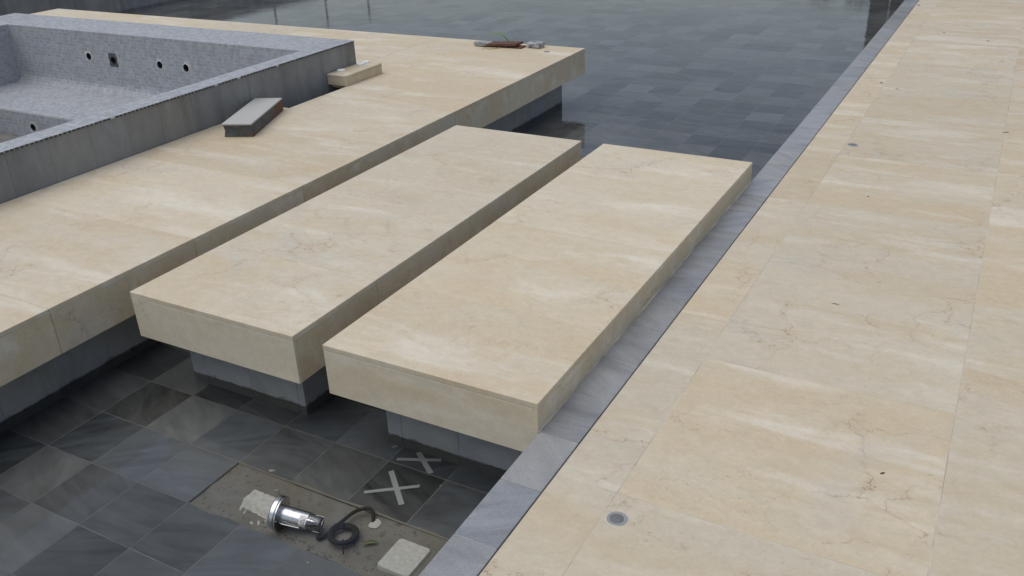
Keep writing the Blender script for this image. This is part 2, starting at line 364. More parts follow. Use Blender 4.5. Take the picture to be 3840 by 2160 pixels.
# deck paving
deck = box('deck_paving', XO + 0.003, 6.0, -4.0, 26.0, -0.74, ZD - 0.0007, 'grout_deck'); tag(deck, kind='structure')
JX = [XO + 0.003, -0.882, 0.080, 1.042, 2.004, 2.966]
JY = [2.2166 + 0.9735 * k for k in range(-6, 24)]
for c in range(len(JX) - 1):
    js = list(JY)
    if c == 0: js += [3.42, 3.53]
    if c == 0: js = [q for q in js if abs(q - 3.19) > 0.05]
    js.sort()
    for a, b in zip(js, js[1:]):
        if b < -3.9 or a > 25: continue
        box('paving_slab', JX[c] + 0.0009, JX[c + 1] - 0.0009, a + 0.0008, b - 0.0008, ZD - 0.024, ZD + random.uniform(-0.0006, 0.0006), 'lime_deck', deck, 0.0012)

# ================================================================== STEPPING SLABS AND PLATFORM
TT = 0.026                                              # thickness of the top pieces
def clad(parent, x0, x1, y0, y1, ycuts, xcuts, sides, ztop=-TT, zbot=-T, mat='lime', th=0.02, name='fascia_panel', gap=0.0012):
    """vertical cladding panels, outer face flush with the given rectangle"""
    z1 = ztop - 0.0015
    for s in sides:
        if s in 'EW':
            c = grid_cuts(y0 + (th if 'S' in sides else 0), y1 - (th if 'N' in sides else 0), ycuts)
            for a, b in zip(c, c[1:]):
                if s == 'E': box(name, x1 - th, x1, a + gap, b - gap, zbot, z1, mat, parent, 0.0015)
                else: box(name, x0, x0 + th, a + gap, b - gap, zbot, z1, mat, parent, 0.0015)
        else:
            c = grid_cuts(x0, x1, xcuts); c[0] = x0 - gap + 0.0003; c[-1] = x1 + gap - 0.0003
            for a, b in zip(c, c[1:]):
                if s == 'S': box(name, a + gap, b - gap, y0 + 0.0008, y0 + th, zbot, z1, mat, parent, 0.0015)
                else: box(name, a + gap, b - gap, y1 - th, y1 - 0.0008, zbot, z1, mat, parent, 0.0015)
SY = [3.002, 3.862, 4.741]
def stepping_slab(x0, x1, label, pl):
    r = thing('stepping_slab', ((x0 + x1) / 2, (YF + YB) / 2, ZF), label, 'stone slab', 'raised stepping slabs')
    c = grid_cuts(YF, YB, SY)
    for a, b in zip(c, c[1:]): box('top_slab', x0, x1, a + 0.0009, b - 0.0009, -TT, random.uniform(-0.0004, 0.0004), 'lime', r, 0.002)
    clad(r, x0 + 0.001, x1 - 0.001, YF, YB, SY, [], 'SNEW')
    box('core', x0 + 0.0206, x1 - 0.0206, YF + 0.0206, YB - 0.0206, -T + 0.004, -TT - 0.001, 'grout_lime', r)
    box('joint', x0 + 0.0017, x1 - 0.0017, YF + 0.0016, YB - 0.0016, -TT - 0.0017, -TT + 0.0002, 'grout_light', r)
    px0, px1 = pl
    box('footing', px0 + 0.012, px1 - 0.012, YF + 0.170, YB - 0.170, -0.62, -T + 0.003, 'concrete', r)
    gx = [PX0 + PITCH * k for k in range(-3, 8)]; gy = [PY0 + PITCH * k for k in range(0, 16)]
    clad(r, px0, px1, YF + 0.158, YB - 0.158, gy, gx, 'SNEW', ztop=-T, zbot=ZF - 0.004, mat='plinth', th=0.0115, name='footing_tile', gap=0.0003)
    return r
stepping_slab(X2L, X2R, 'cream limestone slab in the middle, between the platform and the other slab', (-3.325, -2.592))
sl3 = stepping_slab(X3L, X3R, 'cream limestone slab butted against the grey pool coping', (-2.118, XI - 0.012))

bm = bmesh.new(); R = random.Random(12); n = 90
pr = [[(X3R - 0.0008, ZC + h), (X3R + w * 0.6, ZC + h * 0.5), (X3R + w, ZC + 0.0006), (X3R - 0.0008, ZC - 0.001)] for h, w in [(R.uniform(0.003, 0.007), R.uniform(0.003, 0.008)) for _ in range(n + 1)]]
rg = [[bm.verts.new((x, YF + 0.002 + (YB - YF - 0.004) * k / n, z)) for x, z in pr[k]] for k in range(n + 1)]
for A, B in zip(rg, rg[1:]):
    for j in range(4): bm.faces.new((A[j], A[(j + 1) % 4], B[(j + 1) % 4], B[j]))
bm.faces.new(rg[0]); bm.faces.new(rg[-1][::-1]); bmesh.ops.recalc_face_normals(bm, faces=bm.faces)
link('mortar_bead', mesh_from_bm(bm, 'mortar_bead'), 'grout_lime', sl3)
plat = thing('stone_platform', ((XPL + XP) / 2, YP - 3, ZF), 'large cream limestone platform carrying the grey tiled hot tub', 'platform')
PY = [2.118 - 0.88 * k for k in range(1, 5)] + [2.118, 3.000, 3.885, 4.775, 5.660, 6.520, 7.425]
PIT = (WX1 + 0.004, -4.960, 5.255, 6.405)
rows = grid_cuts(-1.5, YP, PY)
xj = PIT[1] + 0.0006
for a, b in zip(rows, rows[1:]):
    if b <= PIT[2] or a >= WY1:                          # rows clear of the pit
        xl = WX1 + 0.003 if a < WY1 - 0.2 else -5.36
        for u, v in ((xl, XP),):
            box('top_slab', u + 0.0006, v - 0.0006, a + 0.0006, b - 0.0006, -TT, random.uniform(-0.0004, 0.0004), 'lime', plat, 0.002)
    else:
        box('top_slab', PIT[1], XP - 0.0006, a + 0.0006, b - 0.0006, -TT, random.uniform(-0.0004, 0.0004), 'lime', plat, 0.002)
        if a < PIT[2]: box('top_slab', WX1 + 0.0036, PIT[1] - 0.0012, a + 0.0006, PIT[2], -TT, 0.0, 'lime', plat, 0.002)
box('top_slab', WX1 + 0.0036, PIT[1] - 0.0012, PIT[3] + 0.001, 6.5194, -TT, 0.0001, 'lime', plat, 0.002)
# strip behind and beside the hot tub
xc = grid_cuts(XPL, -5.36, [-6.24, -7.12, -8.0, -8.88, -9.76, -10.64])
for a, b in zip(xc, xc[1:]): box('top_slab', a + 0.0006, b - 0.0006, WY1 + 0.002, 7.425 - 0.0006, -TT, random.uniform(-0.0004, 0.0004), 'lime', plat, 0.002); box('top_slab', a + 0.0006, b - 0.0006, 7.425 + 0.0006, YP, -TT, random.uniform(-0.0004, 0.0004), 'lime', plat, 0.002)
box('top_slab', -5.3594, WX1 + 0.0024, WY1 + 0.002, 6.5194, -TT, 0.0002, 'lime', plat, 0.002)
yc = grid_cuts(-1.5, WY1, PY)
for a, b in zip(yc, yc[1:]): box('top_slab', XPL, WX0 - 0.003, a + 0.0006, b - 0.0006, -TT, 0.0, 'lime', plat, 0.002)
clad(plat, XPL + 0.001, XP - 0.001, -1.5, YP, PY, [-5.36, -6.24, -7.12, -8.0, -8.88, -9.76, -10.64], 'NEW')
box('core', XPL + 0.0216, WX0 - 0.004, -1.5, YP - 0.021, -T + 0.004, -TT - 0.001, 'grout_lime', plat)
box('core', WX0 - 0.0035, XP - 0.0216, WY1 + 0.003, YP - 0.021, -T + 0.004, -TT - 0.001, 'grout_lime', plat)
box('core', PIT[1] + 0.002, XP - 0.0216, -1.5, WY1 + 0.0025, -T + 0.004, -TT - 0.001, 'grout_lime', plat)
box('core', WX1 + 0.004, PIT[1] + 0.0015, -1.5, PIT[2] - 0.002, -T + 0.004, -TT - 0.001, 'grout_lime', plat)
box('joint', -4.9, XP - 0.0020, -1.49, YP - 0.0020, -TT - 0.0017, -TT + 0.0002, 'grout_light', plat)
box('pit_wall', PIT[1] + 0.002, PIT[1] + 0.012, PIT[2], PIT[3], -0.60, -T + 0.003, 'concrete', plat)
box('pit_floor', PIT[0], PIT[1] + 0.002, PIT[2], PIT[3], -0.62, -0.60, 'concrete', plat)
# footing
FX0, FX1, FY1 = XPL + 0.16, -3.815, 7.885
box('footing', -4.9, FX1 - 0.012, -1.5, FY1 - 0.012, -0.62, -T + 0.003, 'concrete', plat)
box('footing', FX0 + 0.012, -4.902, WY1 + 0.1, FY1 - 0.012, -0.62, -T + 0.003, 'concrete', plat)
gy = [PY0 + PITCH * k for k in range(-10, 24)]; gx = [PX0 + PITCH * k for k in range(-30, 0)]
clad(plat, FX0, FX1, -1.5, FY1, gy, gx, 'NE', ztop=-T, zbot=ZF - 0.004, mat='plinth', th=0.0115, name='footing_tile', gap=0.0003)

# ================================================================== HOT TUB
tub = thing('hot_tub', ((WX0 + WX1) / 2, (WY0 + WY1) / 2, -0.70), 'empty hot tub lined with blue grey mosaic, sunk in the platform', 'hot tub')
IX1, IX0, IY1, IY0 = -5.345, -9.36, 5.905, 1.65          # inner faces
ZBN, YBN, ZDP = -0.300, 5.040, -0.95                     # bench level, bench edge, deep floor
RT = ZR - 0.0013                                          # shell under the mosaic
box('shell_wall', IX1 + 0.0014, WX1 - 0.024, WY0 + 0.024, WY1 - 0.024, ZDP, RT, 'grout_light', tub)            # right
box('shell_wall', WX0 + 0.024, IX0 - 0.0014, WY0 + 0.024, WY1 - 0.024, ZDP, RT, 'grout_light', tub)            # left
box('shell_wall', IX0 - 0.0010, IX1 + 0.0010, WY0 + 0.024, IY0 - 0.0014, ZDP, RT, 'grout_light', tub)            # near
box('shell_floor', IX0 - 0.0010, IX1 + 0.0010, IY0 - 0.0010, YBN - 0.002, ZDP - 0.03, ZDP, 'grout_light', tub)
box('rim_bed', WX0 + 0.0245, WX1 - 0.0245, IY1 + 0.110, WY1 - 0.0245, -0.55, RT, 'grout_light', tub)          # back wall core
box('rim_bed', IX0 - 0.0010, IX1 + 0.0010, IY1 + 0.0016, IY1 + 0.1095, 0.145, RT, 'grout_light', tub)
# bench with a hole through its riser
HB = (-8.044, -0.440, 0.034)
box('bench', IX0 - 0.0010, IX1 + 0.0010, YBN + 0.16, IY1 + 0.110, ZDP, ZBN - 0.0014, 'grout_light', tub)
# perforated faces: square cells with round holes
def perforated(name, u0, u1, v0, v1, holes, conv, mat, parent, depth, dvec, seg=28):
    bm = bmesh.new(); us = {u0, u1}; vs = {v0, v1}
    for (u, v, r) in holes: us |= {u - r * 1.6, u + r * 1.6}
    us = sorted(us)
    vlo, vhi = min(v - r * 1.6 for u, v, r in holes), max(v + r * 1.6 for u, v, r in holes)
    vv = [v0, vlo, vhi, v1]
    def quad(a, b, c, d): bm.faces.new([bm.verts.new(conv(a, c)), bm.verts.new(conv(b, c)), bm.verts.new(conv(b, d)), bm.verts.new(conv(a, d))])
    for i in range(len(us) - 1):
        a, b = us[i], us[i + 1]
        hit = [h for h in holes if a < h[0] < b]
        quad(a, b, vv[0], vv[1]); quad(a, b, vv[2], vv[3])
        if not hit: quad(a, b, vv[1], vv[2]); continue
        hu, hv, r = hit[0]; out = []; inn = []; bak = []
        for k in range(seg):
            th = 2 * math.pi * k / seg; cx, sy = math.cos(th), math.sin(th)
            su = (b - a) / 2 / max(abs(cx), 1e-6); sv = ((vv[2] - hv) if sy > 0 else (hv - vv[1])) / max(abs(sy), 1e-6); s = min(su, sv)
            out.append(bm.verts.new(conv(hu + cx * s, hv + sy * s))); inn.append(bm.verts.new(conv(hu + cx * r, hv + sy * r)))
            bak.append(bm.verts.new(Vector(conv(hu + cx * r, hv + sy * r)) + Vector(dvec) * depth))
        for k in range(seg):
            k2 = (k + 1) % seg
            bm.faces.new((out[k], out[k2], inn[k2], inn[k])); bm.faces.new((inn[k], inn[k2], bak[k2], bak[k]))
        if depth > 0.01: bm.faces.new(bak)
    bmesh.ops.remove_doubles(bm, verts=bm.verts, dist=1e-5); bmesh.ops.recalc_face_normals(bm, faces=bm.faces)
    return link(name, mesh_from_bm(bm, name), mat, parent)
HOLES = [(-8.160, 0.045, 0.036), (-7.143, 0.036, 0.036), (-6.791, 0.034, 0.036), (-7.805, 0.030, 0.036)]
perforated('back_face', IX0 - 0.0009, IX1 + 0.0009, ZBN, 0.1455, HOLES, lambda u, v: (u, IY1 + 0.0014, v), 'grout_light', tub, 0.098, (0, 1, 0))
perforated('bench_riser', IX0 - 0.0009, IX1 + 0.0009, ZDP, ZBN - 0.0014, [(HB[0], HB[1], HB[2])], lambda u, v: (u, YBN + 0.0014, v), 'grout_light', tub, 0.098, (0, 1, 0))
bm = bmesh.new(); box_bm(bm, IX0 - 0.0010, IX1 + 0.0010, YBN + 0.0018, YBN + 0.1595, ZBN - 0.03, ZBN - 0.00145)
link('bench', mesh_from_bm(bm, 'bench'), 'grout_light', tub)
for i, (hx, hz, hr) in enumerate(HOLES):
    pr = lathe('jet_pipe', [(0.0, hr * 1.02), (-0.006, hr * 1.02), (-0.007, hr * 0.90), (0.0, hr * 0.86), (0.080, hr * 0.84)], (hx, IY1 + 0.003, hz), (0, 1, 0), 'dark_pipe', tub, 28, False)
    bm = bmesh.new()                                     # ragged mortar collar
    seg = 36; R = random.Random(i + 3); inn = []; out = []; o2 = []
    if i < 3:
        for k in range(seg):
            th = 2 * math.pi * k / seg; ro = hr * (1.16 + 0.16 * R.random() + (0.12 if math.sin(th) < 0 else 0))
            inn.append(bm.verts.new((hx + math.cos(th) * hr * 1.0, IY1 - 0.004, hz + math.sin(th) * hr * 1.0)))
            out.append(bm.verts.new((hx + math.cos(th) * ro, IY1 - 0.0015, hz + math.sin(th) * ro)))
            o2.append(bm.verts.new((hx + math.cos(th) * ro, IY1 + 0.009, hz + math.sin(th) * ro)))
        for k in range(seg):
            k2 = (k + 1) % seg; bm.faces.new((inn[k], inn[k2], out[k2], out[k])); bm.faces.new((out[k], out[k2], o2[k2], o2[k]))
        bmesh.ops.recalc_face_normals(bm, faces=bm.faces)
        link('mortar_collar', mesh_from_bm(bm, 'mortar_collar'), 'mortar_collar', tub)
    else: bm.free()
lathe('jet_pipe', [(0.0, 0.0345), (-0.006, 0.0345), (-0.007, 0.030), (0.0, 0.029), (0.080, 0.028)], (HB[0], YBN + 0.003, HB[1]), (0, 1, 0), 'dark_pipe', tub, 28, False)
# square box niche in the mosaic (dark recessed plate round the second pipe)
M['niche'] = plain('dark recess plaster', (0.075, 0.078, 0.08), 0.8, 0.35, 40)
NX0, NX1, NZ0, NZ1 = -7.868, -7.742, -0.036, 0.100
perforated('niche_plate', NX0, NX1, NZ0, NZ1, [(HOLES[3][0], HOLES[3][1], 0.036)], lambda u, v: (u, IY1 + 0.0007, v), 'niche', tub, 0.0005, (0, 1, 0))
box('niche_slot', -7.775, -7.762, IY1 + 0.0004, IY1 + 0.0013, NZ1 + 0.0005, NZ1 + 0.034, 'niche', tub)

# mosaic tiles
MP = 0.0335; mt = 0.010; mg = 0.0015
mos = []                                                # (centre, u axis, v axis, n axis, w, h)
def field(org, U, V, N, lu, lv, skip=None, off=0.0, run=True):
    U, V, N = Vector(U), Vector(V), Vector(N); nv = max(1, round(lv / MP)); hv = lv / nv
    for j in range(nv):
        s = (0.5 if (run and j % 2) else 0.0) * MP + off; u = -s
        while u < lu - 0.004:
            a, b = max(u, 0), min(u + MP, lu)
            if b - a > 0.006:
                c = Vector(org) + U * ((a + b) / 2) + V * ((j + 0.5) * hv)
                if not (skip and skip(c, (b - a) / 2, hv / 2)): mos.append((c, U, V, N, b - a - 2 * mg, hv - 2 * mg))
            u += MP
xh, yh = (1, 0, 0), (0, 1, 0); zh = (0, 0, 1)
def holeskip(c, hw, hh):
    for (hx, hz, hr) in HOLES[:3]:
        if abs(c.x - hx) < hr * 1.06 + hw * 0.6 and abs(c.z - hz) < hr * 1.06 + hh * 0.6 and math.hypot(max(0, abs(c.x - hx) - hw), max(0, abs(c.z - hz) - hh)) < hr * 0.93: return True
    if NX0 - hw * 0.4 < c.x < NX1 + hw * 0.4 and NZ0 - hh * 0.4 < c.z < NZ1 + hh * 0.4: return True
    if -7.780 < c.x < -7.757 and NZ1 < c.z < NZ1 + 0.034: return True
    return False
CVR = 0.10                                              # cove radius at the wall foot
field((IX1 + 0.0, WY0, ZR), yh, xh, zh, WY1 - WY0, WX1 - IX1 + 0.002, run=False)                       # right rim
field((WX0, IY1 + 0.0, ZR), xh, yh, zh, IX1 - WX0 - 0.001, WY1 - IY1)                                   # back rim
field((WX0, WY0, ZR), yh, xh, zh, IY1 - WY0 - 0.001, IX0 - WX0)                                         # left rim
field((IX0, IY1, ZBN + CVR), xh, zh, (0, -1, 0), IX1 - IX0, ZR - ZBN - CVR - 0.001, holeskip)            # back wall
field((IX0, IY0, ZBN), yh, zh, (1, 0, 0), IY1 - IY0, ZR - ZBN - 0.001)                                   # left wall
for k in range(5):                                      # cove
    t0, t1 = math.pi / 2 * k / 5, math.pi / 2 * (k + 1) / 5; tm = (t0 + t1) / 2
    c0 = Vector((IX0, IY1 - CVR, ZBN + CVR)); n = Vector((0, -math.sin(math.pi / 2 - tm), math.cos(math.pi / 2 - tm)))
    v = Vector((0, math.cos(math.pi / 2 - tm) * -1, -math.sin(math.pi / 2 - tm)))
    o = c0 - n * CVR; field(o - v * (CVR * math.pi / 20), xh, v, n, IX1 - IX0, CVR * math.pi / 10, off=0.01 * (k % 2))
field((IX0, YBN, ZBN), xh, yh, zh, IX1 - IX0, IY1 - CVR - YBN)                                           # bench
def hbskip(c, hw, hh): return math.hypot(max(0, abs(c.x - HB[0]) - hw), max(0, abs(c.z - HB[1]) - hh)) < HB[2]
field((IX0, YBN, -0.66), xh, zh, (0, -1, 0), IX1 - IX0, ZBN + 0.66 - 0.0105, hbskip)                      # bench riser
field((IX0, YBN - 0.6, -0.66), yh, zh, (1, 0, 0), 0.6, 0.34)
# cove backing
bm = bmesh.new(); prof = [(IY1 + 0.0028, ZBN - 0.0028)] + [(IY1 - CVR + (CVR + 0.0028) * math.sin(math.pi / 2 * k / 10), ZBN + CVR - (CVR + 0.0028) * math.cos(math.pi / 2 * k / 10)) for k in range(11)]
A = [bm.verts.new((IX0 - 0.0008, y, z)) for y, z in prof]; B = [bm.verts.new((IX1 + 0.0008, y, z)) for y, z in prof]
for k in range(len(prof)): k2 = (k + 1) % len(prof); bm.faces.new((A[k], A[k2], B[k2], B[k]))
bm.faces.new(A); bm.faces.new(B[::-1]); bmesh.ops.recalc_face_normals(bm, faces=bm.faces)
link('cove', mesh_from_bm(bm, 'cove'), 'grout_light', tub)
box('corner_bead', IX0 - 0.0005, IX0 + 0.006, IY1 - 0.0065, IY1 - 0.0005, ZBN + 0.06, ZR - 0.012, 'mortar_collar', tub)
def mos_geo(bm, c, U, V, N, w, h, tone, lay):
    c = Vector(c); a, b = U * (w / 2), V * (h / 2); ch = 0.0012
    top = [c + N * 0 + a * sx * (1 - 2 * ch / w) + b * sy * (1 - 2 * ch / h) for sx, sy in ((-1, -1), (1, -1), (1, 1), (-1, 1))]
    mid = [c - N * ch + a * sx + b * sy for sx, sy in ((-1, -1), (1, -1), (1, 1), (-1, 1))]
    bot = [c - N * mt + a * sx + b * sy for sx, sy in ((-1, -1), (1, -1), (1, 1), (-1, 1))]
    T_, M_, B_ = [[bm.verts.new(q) for q in L] for L in (top, mid, bot)]
    fl = U.cross(V).dot(N) > 0; fs = []
    def F(q): f = bm.faces.new(q if fl else q[::-1]); fs.append(f)
    F(T_)
    for k in range(4):
        k2 = (k + 1) % 4; F([M_[k], M_[k2], T_[k2], T_[k]]); F([B_[k], B_[k2], M_[k2], M_[k]])
    if lay is not None:
        for f in fs: f[lay] = tone
def mkey(m):
    c = m[0]; return (0 if (inview(c, -0.01) and m[3].z > 0.9 and c.z > 0.2 and c.x > IX1 - 0.01) else 1, (c - CP).length)
mos.sort(key=mkey)
rest = bmesh.new(); tl = rest.faces.layers.float.new('tone'); R = random.Random(11); cache = {}
for n, (c, U, V, N, w, h) in enumerate(mos):
    c = c + N * R.uniform(-0.0007, 0.0007)
    if n < 300:
        key = (round(w, 4), round(h, 4))
        if key not in cache:
            bm = bmesh.new(); mos_geo(bm, (0, 0, 0), U, V, N, w, h, 0, None); cache[key] = mesh_from_bm(bm, 'mosaic_tile')
        link('mosaic_tile', cache[key], 'mosaic', tub, loc=c)
    else: mos_geo(rest, c, U, V, N, w, h, R.random(), tl)
tag(link('mosaic_lining', mesh_from_bm(rest, 'mosaic_lining'), 'mosaic', tub), kind='stuff')
box('edge_grout', WX1 - 0.0238, WX1 - 0.0012, WY0 + 0.003, WY1 - 0.003, ZR - mt - 0.0003, RT, 'grout_light', tub)
M['edge_slate'] = plain('dark cut tile edge', (0.055, 0.058, 0.062), 0.7, 0.3, 40)
yy = WY0 + 0.004
while yy < WY1 - 0.03:
    if random.random() > 0.06: box('edge_tile', WX1 + 0.0022, WX1 + 0.0052, yy, yy + MP - 0.0035 - random.random() * 0.003, ZR - mt - 0.003, ZR - 0.0006 - random.random() * 0.0015, 'edge_slate', tub)
    yy += MP
box('edge_grout', WX1 - 0.0010, WX1 + 0.0040, WY0 + 0.003, WY1 - 0.003, ZR - mt - 0.0026, ZR - 0.0022, 'grout_light', tub)
# outer cladding panels
cy = [4.182 + 0.2925 * k for k in range(-12, 9)]
clad(tub, WX0 + 0.003, WX1 - 0.002, WY0 + 0.002, WY1 - 0.002, cy, [WX0 + 0.3 * k for k in range(1, 17)], 'ENW', ztop=ZR - mt - 0.0005, zbot=-0.60, mat='clad', th=0.0205, name='wall_panel', gap=0.00015)

# ================================================================== OBJECTS ON THE PLATFORM
# plinth block with pale lid
t = NT('dark stone with rust'); p = t.pos()
n = t.noise(p, 9, 5, 0.65, 0.5).outputs[0]; sp = t.n('ShaderNodeSeparateXYZ'); t.put(sp.inputs[0], p)
c = t.mix(t.ramp(n, 0.3, 0.7), (0.055, 0.060, 0.058), (0.105, 0.11, 0.105))
ru = t.math('MULTIPLY', t.ramp(t.math('SUBTRACT', t.math('ADD', sp.outputs[1], t.math('MULTIPLY', n, 0.35)), t.math('MULTIPLY', sp.outputs[2], 1.2)), 5.02, 5.25), 0.9)
rb = t.math('MULTIPLY', t.ramp(t.math('ADD', sp.outputs[2], t.math('MULTIPLY', n, 0.05)), 0.047, 0.022), t.ramp(t.noise(p, 5, 3).outputs[0], 0.46, 0.6))
c = t.mix(t.math('MAXIMUM', ru, rb), c, (0.17, 0.058, 0.017))
M['rust_stone'] = t.bsdf(c, 0.75, n, 0.4, 0.003)
M['pale_lid'] = plain('pale grey board', (0.44, 0.44, 0.42), 0.7, 0.05, 120, bdist=0.0005)
blk = thing('covered_block', (-4.93, 4.80, 0.0), 'dark rust stained block with a pale grey lid, lying beside the hot tub wall', 'block')
bl, uu, vv = Vector((-4.868, 4.456, 0)), Vector((0.9146, 0.4044, 0)), Vector((-0.4044, 0.9146, 0))
bm = bmesh.new(); bw, bll, bh = 0.213, 0.700, 0.088; R = random.Random(5)
outl = [(0, 0), (bw, 0), (bw, bll), (0, bll)] + [(-0.003 + 0.010 * R.random(), bll - bll * k / 9) for k in range(1, 9)]
lo = [bm.verts.new(bl + uu * a + vv * b + Vector((0, 0, 0.0005))) for a, b in outl]
mi = [bm.verts.new(bl + uu * (a + (0.012 * (R.random() - 0.4) if a < 0.1 else 0)) + vv * (b + (0.01 if b == 0 and a == 0 else 0)) + Vector((0, 0, bh * 0.55))) for a, b in outl]
hi = [bm.verts.new(bl + uu * a + vv * b + Vector((0, 0, bh))) for a, b in outl]
nn = len(outl)
for k in range(nn):
    k2 = (k + 1) % nn; bm.faces.new((lo[k], lo[k2], mi[k2], mi[k])); bm.faces.new((mi[k], mi[k2], hi[k2], hi[k]))
bm.faces.new(lo[::-1]); bm.faces.new(hi); bmesh.ops.recalc_face_normals(bm, faces=bm.faces)
link('body', mesh_from_bm(bm, 'body'), 'rust_stone', blk)
bm = bmesh.new(); box_bm(bm, -0.006, bw + 0.002, -0.006, bll + 0.003, 0, 0.011, 0.001)
bm.transform(Matrix(((uu.x, vv.x, 0, bl.x), (uu.y, vv.y, 0, bl.y), (0, 0, 1, bh + 0.001), (0, 0, 0, 1))))
link('lid', mesh_from_bm(bm, 'lid'), 'pale_lid', blk)

# cream box over the pit with three white caps
BX0, BX1, BY0, BY1, BZ = -5.160, -4.953, 5.985, 6.508, 0.091
sb = thing('limestone_box', ((BX0 + BX1) / 2, (BY0 + BY1) / 2, 0.0), 'low cream limestone box with three white caps, over the pit at the hot tub corner', 'box')
box('box_top', BX0, BX1, BY0, BY1, BZ - 0.018, BZ, 'lime', sb, 0.0015)
clad(sb, BX0 + 0.001, BX1 - 0.001, BY0 + 0.0005, BY1, [], [], 'SENW', ztop=BZ - 0.018, zbot=0.0006, mat='lime', th=0.016, name='side_panel')
box('bearer', BX0 + 0.02, BX1 - 0.022, BY0 + 0.03, BY0 + 0.16, -0.026, 0.016, 'lime', sb)
M['white_cap'] = plain('white plastic cap', (0.82, 0.82, 0.79), 0.6, 0.12, 50)
for (x, y) in ((-5.112, 6.128), (-5.098, 6.388), (-5.106, 6.470)):
    R = random.Random(int(y * 1000)); bm = bmesh.new(); seg = 30
    rr = [0.0355 * (1 + 0.05 * math.sin(3 * k) * R.random()) for k in range(seg)]
    rings = []
    for z, s in ((0.0, 1.0), (0.009, 1.0), (0.012, 0.93), (0.0125, 0.55)): rings.append([bm.verts.new((x + math.cos(2 * math.pi * k / seg) * rr[k] * s, y + math.sin(2 * math.pi * k / seg) * rr[k] * s, BZ + 0.0003 + z)) for k in range(seg)])
    for A, B in zip(rings, rings[1:]):
        for k in range(seg): bm.faces.new((A[k], A[(k + 1) % seg], B[(k + 1) % seg], B[k]))
    bm.faces.new(rings[0][::-1]); bm.faces.new(rings[-1]); o = link('cap', mesh_from_bm(bm, 'cap'), 'white_cap', sb); shade(o)

# brown plank with a mortar crusted end
t = NT('rusty brown timber'); p = t.pos(); n = t.noise(t.vmath('MULTIPLY', p, (4, 40, 40)), 2.0, 5, 0.65).outputs[0]
c = t.mix(t.ramp(n, 0.3, 0.7), (0.065, 0.026, 0.016), (0.15, 0.065, 0.04)); sp = t.n('ShaderNodeSeparateXYZ'); t.put(sp.inputs[0], p)
c = t.mix(t.ramp(t.math('ADD', sp.outputs[0], t.math('MULTIPLY', t.noise(p, 14, 4).outputs[0], 0.14)), -4.515, -4.575), c, (0.26, 0.26, 0.25))
M['plank'] = t.bsdf(c, 0.8, n, 0.5, 0.003)
pk = thing('plank', (-4.50, 7.86, 0.0), 'short reddish brown plank with a mortar crusted end, lying by the pool edge', 'plank')
bm = bmesh.new(); ol = [(-0.235, -0.050), (-0.16, -0.068), (0.205, -0.068), (0.232, 0.068), (-0.10, 0.072), (-0.21, 0.045)]
for z0, z1 in ((0.0, 0.0),):
    lo = [bm.verts.new((a, b, 0.006 + (a + 0.235) * 0.045)) for a, b in ol]; hi = [bm.verts.new((a * 0.99, b * 0.98, 0.026 + (a + 0.235) * 0.045)) for a, b in ol]
    for k in range(6): k2 = (k + 1) % 6; bm.faces.new((lo[k], lo[k2], hi[k2], hi[k]))
    bm.faces.new(lo[::-1]); bm.faces.new(hi)
bm.transform(Matrix.Translation((-4.50, 7.875, 0.0)) @ Matrix.Rotation(math.radians(6), 4, 'Z'))
link('board', mesh_from_bm(bm, 'board'), 'plank', pk)
box('second_board', -4.40, -4.235, 7.835, 7.945, 0.0006, 0.0135, 'plank', pk, 0.001)
def lump(name, c, dims, mat, parent=None, seed=1, rough=0.25, sub=3, flat=True):
    bm = bmesh.new(); bmesh.ops.create_icosphere(bm, subdivisions=sub, radius=1.0); R = random.Random(seed)
    ph = [(Vector((R.uniform(-1, 1), R.uniform(-1, 1), R.uniform(-1, 1))) * R.uniform(2, 6), R.uniform(0, 6)) for _ in range(7)]
    for v in bm.verts:
        n = v.co.normalized(); e = 9.0 if flat else 2.0
        s = (abs(n.x) ** e + abs(n.y) ** e + abs(n.z) ** e) ** (-1 / e)
        s *= 1 + rough * sum(math.sin(n.dot(k) + f) for k, f in ph) / 7
        v.co = Vector((n.x * s * dims[0] / 2, n.y * s * dims[1] / 2, n.z * s * dims[2] / 2)) 
    lo = min(v.co.z for v in bm.verts)
    for v in bm.verts: v.co += Vector(c) - Vector((0, 0, lo))
    o = link(name, mesh_from_bm(bm, name), mat, parent); return o
M['mortar_grey'] = plain('grey mortar lump', (0.30, 0.30, 0.295), 0.85, 0.3, 45, bdist=0.006)
lump('mortar_crust', (-4.675, 7.855, 0.004), (0.17, 0.10, 0.034), 'mortar_grey', pk, 4, 0.35)
# wrapped grey chunk beside it
t = NT('crumpled grey foil'); p = t.pos(); n = t.noise(p, 26, 4, 0.6, 1.0).outputs[0]
M['foil'] = t.bsdf(t.mix(t.ramp(n, 0.35, 0.65), (0.13, 0.135, 0.14), (0.46, 0.47, 0.48)), 0.42, n, 0.8, 0.008)
ck = lump('stone_chunk', (-4.135, 7.955, 0.0), (0.150, 0.120, 0.052), 'foil', None, 9, 0.09, 4)
tag(ck, 'small pale grey chunk of stone right of the brown plank', 'stone chunk')
